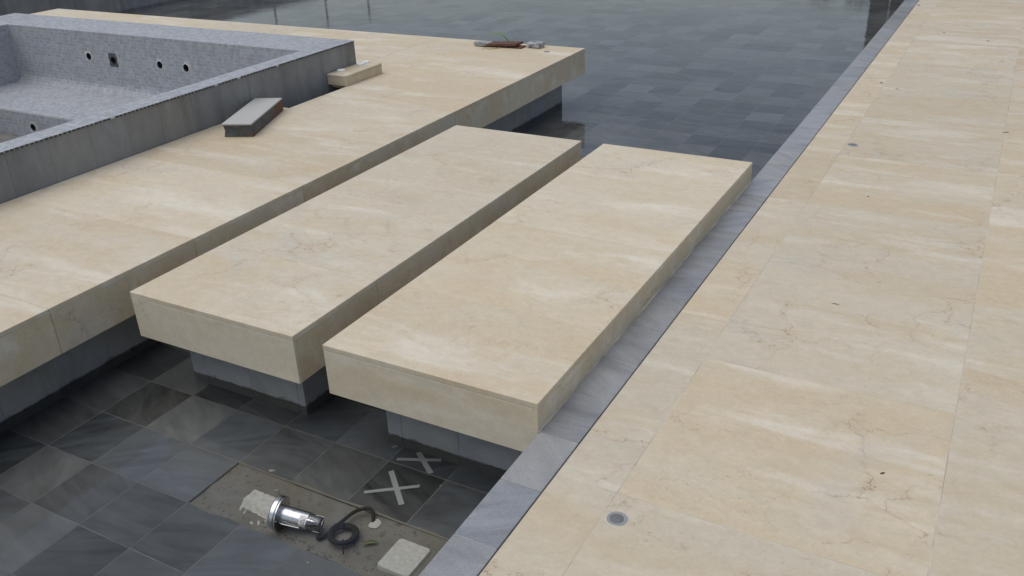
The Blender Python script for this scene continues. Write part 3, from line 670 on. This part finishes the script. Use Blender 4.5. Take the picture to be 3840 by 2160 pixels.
# dry root and green sprig
M['root'] = plain('yellow dry root', (0.36, 0.26, 0.09), 0.8, 0.3, 60)
M['blade'] = plain('fresh green blade', (0.16, 0.33, 0.07), 0.6, 0.2, 60)
bm = bmesh.new(); tube_bm(bm, spline([(-4.585, 7.675, 0.004), (-4.592, 7.735, 0.010), (-4.55, 7.722, 0.004), (-4.505, 7.735, 0.004), (-4.465, 7.79, 0.005), (-4.45, 7.80, 0.008)], 6), [0.0022 + 0.0022 * k / 30 for k in range(31)], 6)
bmesh.ops.recalc_face_normals(bm, faces=bm.faces)
tag(link('dry_root', mesh_from_bm(bm, 'dry_root'), 'root', smooth=True), 'thin yellow dry root in front of the brown plank', 'root')
sg = thing('green_sprig', (-4.45, 7.965, 0.0), 'thin green grass sprig arching up behind the brown plank', 'sprig')
def blade(name, pts, w, parent, mat):
    ps = spline(pts, 6); bm = bmesh.new(); L = []; n = len(ps)
    for i, q in enumerate(ps):
        d = (ps[min(i + 1, n - 1)] - ps[max(i - 1, 0)]).normalized(); s = d.cross(Vector((0.2, -1, 0.3))).normalized() * w * math.sin(math.pi * min(0.97, 0.25 + 0.75 * i / n)) + Vector((0, 0, 0))
        L.append((bm.verts.new(q - s), bm.verts.new(q + Vector((0, -w * 0.35, 0))), bm.verts.new(q + s)))
    for A, B in zip(L, L[1:]):
        bm.faces.new((A[0], A[1], B[1], B[0])); bm.faces.new((A[1], A[2], B[2], B[1]))
    return link(name, mesh_from_bm(bm, name), mat, parent, smooth=True)
blade('blade', [(-4.445, 7.965, 0.0), (-4.462, 7.965, 0.045), (-4.485, 7.96, 0.080), (-4.535, 7.95, 0.106), (-4.60, 7.945, 0.117), (-4.655, 7.94, 0.114)], 0.0060, sg, 'blade')
blade('blade', [(-4.440, 7.968, 0.0), (-4.447, 7.966, 0.035), (-4.462, 7.96, 0.062), (-4.475, 7.955, 0.080)], 0.0050, sg, 'blade')

# recessed spot lights
M['steel_ring'] = plain('brushed steel ring', (0.36, 0.36, 0.355), 0.5, 0.06, 200, metallic=0.55, bdist=0.0003)
M['lens'] = plain('dull grey glass lens', (0.15, 0.155, 0.155), 0.38, 0.05, 20, bdist=0.0002)
M['sealant'] = plain('white sealant', (0.60, 0.58, 0.52), 0.7, 0.15, 80)
def spot(x, y, z, label, r=0.0345):
    s = thing('floor_spotlight', (x, y, z), label, 'spotlight', 'recessed floor spotlights')
    lathe('ring', [(0.0, r), (0.0016, r), (0.0028, r * 0.965), (0.0031, r * 0.72), (0.0026, r * 0.655), (0.0004, r * 0.64)], (x, y, z + 0.0008), (0, 0, 1), 'steel_ring', s, 48, True)
    lathe('lens', [(0.0, r * 0.615), (0.0016, r * 0.60), (0.0030, r * 0.40), (0.0036, r * 0.12), (0.0036, 0.0005)], (x, y, z + 0.0015), (0, 0, 1), 'lens', s, 40, True)
    lathe('sealant_bead', [(0.0, r * 1.075), (0.0010, r * 1.055), (0.0012, r * 1.004)], (x, y, z + 0.0007), (0, 0, 1), 'sealant', s, 48, False)
    return s
spot(-0.832, 2.097, ZD, 'round steel spotlight in the cream paving nearest the camera')
spot(-0.832, 6.346, ZD, 'round steel spotlight in the cream paving beyond the stepping slabs')
spot(-3.937, 7.806, 0.0, 'small round spotlight in the far corner of the platform', 0.030)

# ================================================================== MORTAR BED, UNDERWATER LAMP
t = NT('wet cement bed'); p = t.pos(); n = t.noise(p, 5, 5, 0.6, 0.5).outputs[0]; n2 = t.noise(p, 40, 4, 0.65).outputs[0]
c = t.mix(t.ramp(n, 0.3, 0.7), (0.122, 0.111, 0.086), (0.162, 0.155, 0.136))
c = t.mix(t.ramp(n2, 0.58, 0.66, 0, 0.65), c, (0.045, 0.042, 0.035))
M['bed'] = t.bsdf(c, 0.7, t.math('ADD', n, t.math('MULTIPLY', n2, 0.4)), 0.6, 0.006)
bm = bmesh.new(); nx, ny = 110, 26; R = random.Random(2)
bx0, bx1, by0, by1 = -2.634, XI - 0.0105, 1.8535, 2.1495; V = []
hsh = [(R.uniform(-2.634, -1.28), R.uniform(1.86, 2.14), R.uniform(0.006, 0.03), R.uniform(-0.004, 0.004)) for _ in range(160)]
for i in range(nx + 1):
    row = []
    for j in range(ny + 1):
        x, y = bx0 + (bx1 - bx0) * i / nx, by0 + (by1 - by0) * j / ny
        z = ZF - 0.0095 + 0.0025 * math.sin(7 * x + 3 * y) + 0.0012 * math.sin(31 * x) * math.cos(27 * y)
        for hx, hy, hr, hd in hsh:
            d2 = (x - hx) ** 2 + (y - hy) ** 2
            if d2 < hr * hr * 4: z += hd * math.exp(-d2 / hr / hr)
        row.append(bm.verts.new((x, y, z)))
    V.append(row)
for i in range(nx):
    for j in range(ny): bm.faces.new((V[i][j], V[i + 1][j], V[i + 1][j + 1], V[i][j + 1]))
bed = tag(link('mortar_bed', mesh_from_bm(bm, 'mortar_bed'), 'bed', smooth=True), 'strip of bare brown cement where floor tiles are missing', 'mortar bed')

def smear(pts, nrm, seed, wmax):
    R = random.Random(seed); a, b = Vector(pts[0]), Vector(pts[1]); n = int((b - a).length / 0.009); bm = bmesh.new(); L = []; w = 0.004
    ph = [(R.uniform(3, 40), R.uniform(0, 6)) for _ in range(8)]
    for k in range(n + 1):
        u = k / n; q = sum(math.sin(f * u + o) for f, o in ph) / 8
        w = max(0.0008, wmax * (0.25 + 1.3 * q) + R.uniform(-0.0012, 0.0012)); c = a.lerp(b, u)
        L.append([bm.verts.new(c - Vector(nrm) * 0.004 + Vector((0, 0, -0.004))), bm.verts.new(c + Vector(nrm) * 0.001 + Vector((0, 0, 0.0016))), bm.verts.new(c + Vector(nrm) * w + Vector((0, 0, 0.0006))), bm.verts.new(c + Vector(nrm) * (w + 0.001) + Vector((0, 0, -0.003)))])
    for A, B in zip(L, L[1:]):
        for j in range(3): bm.faces.new((A[j], A[j + 1], B[j + 1], B[j]))
    bmesh.ops.recalc_face_normals(bm, faces=bm.faces)
    link('cement_smear', mesh_from_bm(bm, 'cement_smear'), 'bed', bed, smooth=True)
smear(((-2.632, 2.149, ZF), (XI - 0.011, 2.149, ZF)), (0, 1, 0), 3, 0.013)
smear(((-2.632, 1.854, ZF), (XI - 0.011, 1.854, ZF)), (0, -1, 0), 5, 0.020)
M['grit'] = plain('dark grit', (0.035, 0.032, 0.028), 0.8, 0.4, 90)
bm = bmesh.new(); R = random.Random(31)
for _ in range(75):
    x, y = R.uniform(-2.60, -1.32), (R.uniform(1.87, 2.13) if R.random() < 0.5 else (1.86 + abs(R.gauss(0, 0.03)))); r_ = R.uniform(0.0012, 0.0032)
    ret = bmesh.ops.create_icosphere(bm, subdivisions=1, radius=r_)
    for v in ret['verts']: v.co = Vector((v.co.x * R.uniform(0.6, 1.7) + x, v.co.y * R.uniform(0.6, 1.4) + y, v.co.z * 0.6 + ZF - 0.0065))
tag(link('grit', mesh_from_bm(bm, 'grit'), 'grit', bed), kind='stuff')
M['pad'] = plain('dry white mortar', (0.44, 0.43, 0.39), 0.9, 0.18, 60, bdist=0.003)
# smooth square pad
def pad(cx, cy, w, h, z0, z1, rad, rot, seed, wear=0.0):
    bm = bmesh.new(); R = random.Random(seed); pts = []
    for (sx, sy, a0) in ((1, 1, 0), (-1, 1, 90), (-1, -1, 180), (1, -1, 270)):
        for k in range(6):
            a = math.radians(a0 + 18 * k); pts.append(((w / 2 - rad) * sx + rad * math.cos(a), (h / 2 - rad) * sy + rad * math.sin(a)))
    rings = []
    for s, z in ((1.05, z0), (1.015, z0 + (z1 - z0) * 0.6), (1.0, z1 - 0.002), (0.985, z1), (0.6, z1 + 0.0006), (0.2, z1)):
        rings.append([bm.verts.new((a * s * (1 + wear * R.uniform(-0.06, 0.06)), b * s * (1 + wear * R.uniform(-0.06, 0.06)), z + wear * R.uniform(-0.003, 0.003))) for a, b in pts])
    for A, B in zip(rings, rings[1:]):
        for k in range(24): bm.faces.new((A[k], A[(k + 1) % 24], B[(k + 1) % 24], B[k]))
    bm.faces.new(rings[-1])
    bm.transform(Matrix.Translation((cx, cy, 0)) @ Matrix.Rotation(rot, 4, 'Z'))
    return bm
pr = link('mortar_pad', mesh_from_bm(pad(-1.643, 1.990, 0.143, 0.160, ZF - 0.014, ZF + 0.004, 0.014, 0.0, 1), 'mortar_pad'), 'pad')
tag(pr, 'smooth white square mortar pad next to the grey coping', 'mortar pad', 'mortar pads on the cement bed'); shade(pr, 30)
# broken pad: high flat corner falling away to rubble
bm = bmesh.new(); n_ = 46; R = random.Random(8); V = []
ph = [(R.uniform(20, 130), R.uniform(20, 130), R.uniform(0, 6)) for _ in range(16)]
for i in range(n_ + 1):
    row = []
    for j in range(n_ + 1):
        u, v = i / n_, j / n_; x, y = -2.435 + 0.178 * u, 1.872 + 0.165 * v
        q = sum(math.sin(a * u * 0.35 + b * v * 0.35 + f) for a, b, f in ph) / 16
        edge = min(u, 1 - u, (1 - v) * 1.0, v * 1.0 + 0.0) / 0.06
        slope = (v - (0.30 + 0.16 * q + 0.12 * (1 - u))) / 0.16
        hgt = 0.024 * max(0.0, min(1.0, slope)) * max(0.0, min(1.0, edge * 1.6 + q * 0.9))
        if slope < 1.0: hgt += 0.012 * max(0, q + 0.25) * min(1, max(0, edge))
        if slope >= 1: hgt += 0.003 * q
        row.append(bm.verts.new((x, y, ZF - 0.013 + hgt + (0.0 if edge > 0 else -0.006))))
    V.append(row)
for i in range(n_):
    for j in range(n_): bm.faces.new((V[i][j], V[i + 1][j], V[i + 1][j + 1], V[i][j + 1]))
tag(link('mortar_pad', mesh_from_bm(bm, 'mortar_pad'), 'pad', smooth=True), 'broken crumbling white mortar pad behind the steel lamp', 'mortar pad', 'mortar pads on the cement bed')

# lamp
M['steel'] = plain('polished stainless steel', (0.55, 0.56, 0.575), 0.26, 0.12, 90, metallic=1.0, bdist=0.0004)
M['steel_dull'] = plain('dull wet steel', (0.20, 0.205, 0.21), 0.3, 0.2, 40, metallic=0.9, bdist=0.0005)
M['rubber'] = plain('black rubber', (0.009, 0.009, 0.010), 0.85, 0.2, 60)
L0, L1 = Vector((-2.190, 1.924, -0.4910)), Vector((-2.010, 1.970, -0.5215)); ax = (L1 - L0).normalized(); LEN = (L1 - L0).length
lamp = thing('pool_lamp', (L0.x, L0.y, ZF - 0.012), 'stainless steel underwater lamp with round flange lying on the cement bed', 'pool lamp')
fr_ = 0.069
fl = lathe('flange', [(-0.018, fr_ * 0.60), (-0.017, fr_ * 0.93), (-0.014, fr_ * 0.985), (-0.011, fr_), (0.004, fr_)], L0, ax, 'steel', lamp, 64)
lathe('gasket', [(0.0042, fr_ * 0.975), (0.0075, fr_ * 0.975)], L0, ax, 'rubber', lamp, 64)
lathe('clamp_ring', [(0.0077, fr_ * 0.5), (0.0078, fr_), (0.013, fr_), (0.0145, fr_ * 0.97), (0.0146, fr_ * 0.55)], L0, ax, 'steel', lamp, 64)
br_ = 0.0352
body = lathe('housing', [(0.0148, br_ * 1.03), (0.022, br_ * 1.03), (0.0225, br_), (0.128, br_), (0.130, br_ * 0.96)], L0, ax, 'steel', lamp, 56)
lathe('end_cap', [(0.1302, br_ * 0.90), (0.176, br_ * 0.90), (0.180, br_ * 0.84)], L0, ax, 'steel_dull', lamp, 48)
side = ax.cross(Vector((0, 0, 1))).normalized(); upv = side.cross(ax).normalized()
# cable gland on the near upper side of the end cap
gdir = (side * 0.62 + upv * 0.78).normalized()
gp = L0 + ax * 0.131 + gdir * (br_ * 0.93)
gl_ = lathe('cable_gland', [(0, 0.0060), (0.007, 0.0060), (0.0072, 0.0085), (0.0135, 0.0085), (0.0137, 0.0058), (0.018, 0.0058), (0.0182, 0.0078), (0.024, 0.0078), (0.0242, 0.0050), (0.031, 0.0050)], gp + gdir * 0.004, ax, 'steel', lamp, 12)
# warning label with triangle, wrapped on the housing
def wrap(s, th, rad): return L0 + ax * s + (side * math.sin(th) + upv * math.cos(th)) * rad
def strip_on_body(name, polys, rad, mat, parent):
    bm = bmesh.new()
    for pl in polys: bm.faces.new([bm.verts.new(wrap(s, a, rad)) for s, a in pl])
    bmesh.ops.recalc_face_normals(bm, faces=bm.faces)
    for f in bm.faces:
        c = f.calc_center_median()
        if f.normal.dot(c - (L0 + ax * (c - L0).dot(ax))) < 0: f.normal_flip()
    return link(name, mesh_from_bm(bm, name), mat, parent)
M['label'] = plain('white label', (0.62, 0.62, 0.60), 0.6, 0.05, 40)
M['ink'] = plain('black print', (0.02, 0.02, 0.02), 0.6, 0.1, 40)
M['red_ink'] = plain('faded red print', (0.35, 0.06, 0.05), 0.6, 0.3, 300)
a0, a1 = 0.30, 1.62; K = 14
lb = strip_on_body('label', [[(0.098, a0 + (a1 - a0) * k / K), (0.1265, a0 + (a1 - a0) * k / K), (0.1265, a0 + (a1 - a0) * (k + 1) / K), (0.098, a0 + (a1 - a0) * (k + 1) / K)] for k in range(K)], br_ + 0.0003, 'label', lamp)
# triangle outline and bolt: apex points along the axis towards the flange
ct, cs, h_ = 1.02, 0.1125, 0.0115
def seg2(p, q, w):
    (s0, a0_), (s1, a1_) = p, q; ds, da = (s1 - s0), (a1_ - a0_) * br_; l = math.hypot(ds, da); ns, na = -da / l * w, ds / l * w / br_; out = []
    for k in range(4):
        u, v = k / 4, (k + 1) / 4
        out.append([(s0 + ds * u - ns, a0_ + (a1_ - a0_) * u - na), (s0 + ds * v - ns, a0_ + (a1_ - a0_) * v - na), (s0 + ds * v + ns, a0_ + (a1_ - a0_) * v + na), (s0 + ds * u + ns, a0_ + (a1_ - a0_) * u + na)])
    return out
apex, b1, b2 = (cs - 0.0095, ct - 0.02), (cs + 0.008, ct - 0.30), (cs + 0.008, ct + 0.30)
strip_on_body('warning_triangle', seg2(apex, b1, 0.0009) + seg2(b1, b2, 0.0009) + seg2(b2, apex, 0.0009) + seg2((cs - 0.003, ct), (cs + 0.0035, ct), 0.0011) + seg2((cs + 0.0052, ct), (cs + 0.0064, ct), 0.0011), br_ + 0.0006, 'ink', lamp)
strip_on_body('red_mark', [[(0.060 + 0.003 * k, -0.02), (0.062 + 0.003 * k, -0.02), (0.062 + 0.003 * k, 0.14 - 0.03 * (k % 2)), (0.060 + 0.003 * k, 0.14 - 0.03 * (k % 2))] for k in range(4)], br_ + 0.0004, 'red_ink', lamp)
# spring clip arm on the near side and thin bail wire at the end
q0 = [wrap(0.016, 1.85, br_ + 0.003), wrap(0.03, 1.85, br_ + 0.007), wrap(0.045, 1.90, br_ + 0.006), wrap(0.075, 1.95, br_ + 0.004), wrap(0.105, 2.0, br_ + 0.002)]
tube('clip_arm', spline(q0, 6), 0.0032, 'steel', lamp, 8)
lathe('clip_screw', [(0, 0.005), (0.003, 0.005), (0.0045, 0.003)], wrap(0.030, 2.15, br_ + 0.001), side * 0.9 - upv * 0.2, 'steel', lamp, 16)
tube('bail_wire', spline([wrap(0.150, -0.4, br_ * 0.93), wrap(0.186, -0.3, br_ * 0.95), wrap(0.190, 0.4, br_ * 0.9), wrap(0.190, 1.2, br_ * 0.9), wrap(0.188, 1.9, br_ * 0.95), wrap(0.150, 2.0, br_ * 0.93)], 6), 0.0011, 'steel', lamp, 6)

# cable: lamp tail, three loops, out to the conduit
CCX, CCY, ZB = -1.921, 1.978, ZF - 0.003
pts = [wrap(0.182, 2.6, 0.024), (-2.004, 1.925, ZB + 0.006), (-1.992, 1.943, ZB + 0.006), (-1.978, 1.968, ZB + 0.010)]
pts = spline(pts, 6)
R = random.Random(4); a_ = math.radians(172); loops = 4.075; nseg = 150
for k in range(nseg + 1):
    th = a_ + (-2 * math.pi) * loops * k / nseg
    rr = 0.0495 + 0.0060 * math.sin(k * 0.043 + 2.0) + 0.002 * math.sin(k * 0.21)
    pts.append(Vector((CCX + rr * math.cos(th), CCY + rr * math.sin(th), ZB + 0.008 + 0.014 * k / nseg + 0.002 * math.sin(k * 0.3))))
end = pts[-1]
pts += spline([end, (-1.955, 2.090, ZB + 0.024), (-1.930, 2.128, ZB + 0.024), (-1.905, 2.140, ZB + 0.020), (-1.882, 2.122, ZB + 0.012), (-1.872, 2.104, ZB - 0.006)], 7)[1:]
cb = thing('coiled_cable', (CCX, CCY, ZF - 0.01), 'coiled black rubber cable on the cement bed beside the steel lamp', 'cable')
tube('cable', pts, 0.0076, 'rubber', cb, 10)
for th, tail in ((math.radians(125), False), (math.radians(-52), True)):
    c_ = Vector((CCX + 0.0485 * math.cos(th), CCY + 0.0485 * math.sin(th), ZB + 0.014)); d_ = Vector((math.cos(th), math.sin(th), 0))
    ring = [c_ + d_ * (0.0135 * math.cos(q)) + Vector((0, 0, 0.0145 * math.sin(q))) for q in [2 * math.pi * k / 16 for k in range(17)]]
    bm = bmesh.new(); tube_bm(bm, ring, 0.0026, 6)
    if tail: tube_bm(bm, [c_ + d_ * 0.012, c_ + d_ * 0.030 + Vector((0.004, -0.004, 0.0)), c_ + d_ * 0.046 + Vector((0.010, -0.01, 0.001))], 0.0034, 6)
    bmesh.ops.recalc_face_normals(bm, faces=bm.faces); link('cable_tie', mesh_from_bm(bm, 'cable_tie'), 'rubber', cb, smooth=True)
# white mortar blob at the conduit mouth
o = lump('conduit_mortar', (-1.862, 2.098, ZF - 0.012), (0.045, 0.060, 0.008), 'pad', None, 6, 0.5, 3, False)
tag(o, 'small white mortar patch where the black cable enters the floor', 'mortar patch')
# leaf on the bed
M['leaf'] = plain('green leaf', (0.085, 0.105, 0.018), 0.5, 0.3, 50)
def leaf(name, a, b, w, z, mat, label, curl=0.004, group=None):
    a, b = Vector((*a, z)), Vector((*b, z)); d = b - a; L = d.length; d.normalize(); s = Vector((-d.y, d.x, 0)); bm = bmesh.new(); rows = []
    for k in range(9):
        u = k / 8; ww = w * math.sin(math.pi * (0.04 + 0.92 * u)) ** 0.8
        c = a + d * L * u + s * (0.12 * L * math.sin(math.pi * u)) + Vector((0, 0, 0.0015 + curl * math.sin(math.pi * u)))
        rows.append((bm.verts.new(c - s * ww + Vector((0, 0, curl * 0.4))), bm.verts.new(c), bm.verts.new(c + s * ww + Vector((0, 0, curl * 0.4)))))
    for A, B in zip(rows, rows[1:]): bm.faces.new((A[0], A[1], B[1], B[0])); bm.faces.new((A[1], A[2], B[2], B[1]))
    ret = bmesh.ops.extrude_face_region(bm, geom=list(bm.faces)); 
    for v in [g_ for g_ in ret['geom'] if isinstance(g_, bmesh.types.BMVert)]: v.co.z += 0.0005
    bmesh.ops.recalc_face_normals(bm, faces=bm.faces)
    return tag(link(name, mesh_from_bm(bm, name), mat, smooth=True), label, 'leaf', group)
leaf('fallen_leaf', (-1.829, 1.976), (-1.779, 2.012), 0.0095, ZF - 0.004, 'leaf', 'olive green leaf under water between the coiled cable and the white pad')

# masking tape crosses
t = NT('masking tape'); n = t.noise(t.pos(), 60, 3).outputs[0]
M['tape'] = t.bsdf(t.mix(n, (0.28, 0.29, 0.295), (0.34, 0.35, 0.355)), 0.7, n, 0.2, 0.0005)
def tape(label, strips):
    cx = sum(s[0][0] + s[1][0] for s in strips) / 4; cy = sum(s[0][1] + s[1][1] for s in strips) / 4
    r = thing('tape_cross', (cx, cy, ZF), label, 'tape', 'masking tape crosses on the pool floor')
    for i, (a, b, w) in enumerate(strips):
        a, b = Vector((*a, 0)), Vector((*b, 0)); d = (b - a); L = d.length; d.normalize(); s = Vector((-d.y, d.x, 0)); R = random.Random(i + int(cx * 100)); bm = bmesh.new(); n = 10
        z = ZF + 0.0012 + 0.0005 * i
        E0 = [R.uniform(-0.003, 0.003) for _ in range(5)]; E1 = [R.uniform(-0.003, 0.003) for _ in range(5)]
        lo = []
        for k in range(n + 1):
            row = []
            for j in range(5):
                u = k / n; off = E0[j] * (1 - u) ** 6 + E1[j] * u ** 6
                row.append(bm.verts.new(a + d * (L * u + off) + s * (w * (j / 4 - 0.5)) + Vector((0, 0, z + 0.0004 * math.sin(9 * u + j)))))
            lo.append(row)
        for A, B in zip(lo, lo[1:]):
            for j in range(4): bm.faces.new((A[j], A[j + 1], B[j + 1], B[j]))
        ret = bmesh.ops.extrude_face_region(bm, geom=list(bm.faces))
        for v in [g_ for g_ in ret['geom'] if isinstance(g_, bmesh.types.BMVert)]: v.co.z += 0.0003
        bmesh.ops.recalc_face_normals(bm, faces=bm.faces)
        link('strip', mesh_from_bm(bm, 'strip'), 'tape', r)
tape('pale tape cross on the slate floor, the one nearer the steel lamp', [((-1.990, 2.393), (-1.824, 2.234), 0.0235), ((-2.009, 2.227), (-1.823, 2.362), 0.0185)])
tape('pale tape cross on the slate floor, right under the stone slab', [((-1.956, 2.553), (-1.828, 2.456), 0.0235), ((-2.014, 2.470), (-1.835, 2.549), 0.0190)])

# ================================================================== LITTER
M['litter'] = plain('dry brown litter', (0.06, 0.045, 0.03), 0.8, 0.4, 90)
M['chip'] = plain('pale stone chips', (0.27, 0.27, 0.25), 0.8, 0.2, 90)
def bit(name, x, y, z, L, w, ang, mat, label, cat, group):
    bm = bmesh.new(); R = random.Random(int(1000 * (x + y))); n = 6; rows = []
    for k in range(n + 1):
        u = k / n; ww = w * (0.35 + math.sin(math.pi * u)) * R.uniform(0.6, 1.1); cy = R.uniform(-0.2, 0.2) * w
        rows.append([bm.verts.new((L * (u - 0.5), cy - ww / 2, 0.0004)), bm.verts.new((L * (u - 0.5), cy, 0.0006 + w * 0.4 * math.sin(math.pi * u))), bm.verts.new((L * (u - 0.5), cy + ww / 2, 0.0004))])
    for A, B in zip(rows, rows[1:]):
        for j in range(3): bm.faces.new((A[j], A[(j + 1) % 3], B[(j + 1) % 3], B[j]))
    bm.faces.new(rows[0]); bm.faces.new(rows[-1][::-1]); bmesh.ops.recalc_face_normals(bm, faces=bm.faces)
    bm.transform(Matrix.Rotation(ang, 4, 'Z'))
    return tag(link(name, mesh_from_bm(bm, name), mat, loc=(x, y, z)), label, cat, group)
for (x, y, L, w, a, lab) in (
    (-1.071, 12.22, 0.045, 0.016, 0.5, 'dry brown leaf beside the coping at the far top of the paving'),
    (-0.912, 8.18, 0.030, 0.014, 0.5, 'dark crumpled leaf on the paving joint beyond the far paving spotlight'),
    (-0.762, 8.02, 0.042, 0.006, -0.6, 'thin dry twig just right of the dark crumpled leaf'),
    (-0.638, 10.58, 0.028, 0.010, 0.5, 'tiny brown leaf on the paving, second farthest from the camera'),
    (-0.205, 10.27, 0.036, 0.010, 0.4, 'small dry leaf on the far paving near the right joint'),
    (0.090, 7.04, 0.050, 0.010, 0.5, 'dry leaf on the right paving joint level with the far spotlight'),
    (-0.487, 3.90, 0.036, 0.005, -0.05, 'dark thin twig in the middle of the paving beside the stepping slab'),
    (-0.109, 2.71, 0.020, 0.006, 0.9, 'small grey twig on the near paving, right of the near spotlight'),
    (-0.575, 5.37, 0.012, 0.008, 0.2, 'dark speck of leaf on the paving nearer than the far spotlight')):
    bit('dry_leaf', x, y, ZD + 0.0008, L, w, a, 'litter', lab, 'litter', 'dry litter on the paving')
for (x, y, L, w, a, lab) in ((-2.457, 2.165, 0.030, 0.018, 0.4, 'pale stone chip at the upper edge of the cement bed'), (-1.952, 1.806, 0.014, 0.010, 0.2, 'pale stone chip on the tile in front of the cable coil'), (-2.075, 2.56 - 0.02, 0.030, 0.012, 0.6, 'pale stone chip at the foot of the slab by the coping'), (-1.745, 2.405, 0.009, 0.008, 0.2, 'tiny white pebble right of the tape crosses'), (-2.355, 2.083, 0.026, 0.012, 0.5, 'pale stone chip on the cement bed behind the lamp flange')):
    bit('stone_chip', x, y, (ZF + 0.001) if not 1.86 < y < 2.14 else ZF - 0.006, L, w, a, 'chip', lab, 'stone chip', 'pale stone chips in the shallow water')

# ================================================================== SURROUNDINGS SEEN IN THE WATER
wall = thing('pool_wall', (PLX - 0.15, 8.0, -0.62), 'dark grey stone wall along the far left side of the pool', 'wall')
box('core', PLX - 0.30, PLX - 0.002, PNY, PFY, -0.74, 0.030, 'concrete', wall)
yy = PNY; k = 0
while yy < PFY - 0.01:
    y2 = min(yy + 0.594, PFY)
    box('wall_panel', PLX - 0.0015, PLX + 0.010, yy + 0.001, y2 - 0.001, ZF, 0.029, 'plinth' if False else 'clad', wall)
    box('cap_stone', PLX - 0.31, PLX + 0.015, yy + 0.001, y2 - 0.001, 0.0305, 0.055, 'coping', wall, 0.002); yy = y2
endw = box('far_edge', PLX, XO, PFY, PFY + 0.3, -0.74, ZC, 'coping'); tag(endw, kind='structure')
M['dark_metal'] = plain('dark painted steel', (0.03, 0.032, 0.034), 0.45, 0.1, 20)
for i, (y, h, lab) in enumerate(((15.9, 0.76, 'shortest slim dark post behind the pool wall'), (17.7, 1.15, 'middle slim dark post behind the pool wall'), (19.4, 1.24, 'tallest slim dark post behind the pool wall'))):
    r = thing('steel_post', (-15.0, y, -0.75), lab, 'post', 'slim posts behind the pool wall')
    lathe('shaft', [(0, 0.022), (h + 0.75 - 0.02, 0.020)], (-15.0, y, -0.75), (0, 0, 1), 'dark_metal', r, 16)
    lathe('finial', [(0, 0.028), (0.012, 0.030), (0.020, 0.018)], (-15.0, y, h - 0.02), (0, 0, 1), 'dark_metal', r, 16)
# dark pavilion at the pool's far right corner
pv = thing('pavilion', (0.4, 21.2, ZC), 'dark timber pavilion beyond the far right corner of the pool', 'pavilion')
M['dark_timber'] = plain('dark stained timber', (0.022, 0.019, 0.017), 0.6, 0.3, 8)
M['pale_post'] = plain('pale metal trim', (0.5, 0.5, 0.5), 0.5, 0.1, 20)
for k in range(14): box('wall_board', -2.68 + 0.43 * k + 0.002, -2.68 + 0.43 * (k + 1) - 0.002, 20.0 + 0.004 * (k % 2), 20.03 + 0.004 * (k % 2), -0.14, 3.0, 'dark_timber', pv)
box('roof', -2.9, 3.7, 19.7, 22.6, 3.001, 3.18, 'dark_timber', pv)
for x in (-2.31, -2.02): box('trim_strip', x, x + 0.02, 19.985, 19.999, -0.13, 2.9, 'pale_post', pv)
box('floor_slab', -2.6, 3.42, 20.036, 22.4, -0.74, -0.14, 'concrete', pv)
# shrub by the pavilion
M['shrub_leaf'] = plain('shrub leaves', (0.055, 0.095, 0.025), 0.6, 0.5, 6)
M['bark'] = plain('brown bark', (0.08, 0.06, 0.04), 0.9, 0.3, 30)
def shrub(x, y, rx, h, label, seed):
    r = thing('garden_shrub', (x, y, -0.75), label, 'shrub', 'shrubs beyond the far end of the pool'); R = random.Random(seed); bm = bmesh.new()
    for _ in range(1400):
        a, u = R.uniform(0, 6.283), R.random() ** 0.5; zz = R.random(); rad = rx * math.sqrt(max(0.05, 1 - (2 * zz - 1) ** 2)) * (0.6 + 0.4 * u) * (1 + 0.2 * math.sin(3 * a + seed))
        c = Vector((x + rad * math.cos(a), y + rad * math.sin(a) * 0.7, -0.5 + (h + 0.5) * zz + R.uniform(-0.05, 0.05)))
        d = Vector((R.uniform(-1, 1), R.uniform(-1, 1), R.uniform(-0.4, 1))).normalized() * 0.05; e = d.orthogonal().normalized() * 0.018
        bm.faces.new([bm.verts.new(c), bm.verts.new(c + d * 0.5 + e), bm.verts.new(c + d), bm.verts.new(c + d * 0.5 - e)])
    link('crown', mesh_from_bm(bm, 'crown'), 'shrub_leaf', r)
    for q in range(4): tube('stem', [(x, y, -0.75), (x + R.uniform(-0.1, 0.1), y + R.uniform(-0.1, 0.1), -0.3), (x + R.uniform(-0.4, 0.4) * rx, y + R.uniform(-0.3, 0.3) * rx, h * 0.6)], [0.02, 0.015, 0.006], 'bark', r, 6)
shrub(-2.95, 20.3, 0.42, 0.46, 'leafy green shrub against the dark pavilion', 1)
shrub(-3.70, 20.4, 0.45, 0.42, 'leafy green shrub farther left of the dark pavilion', 2)
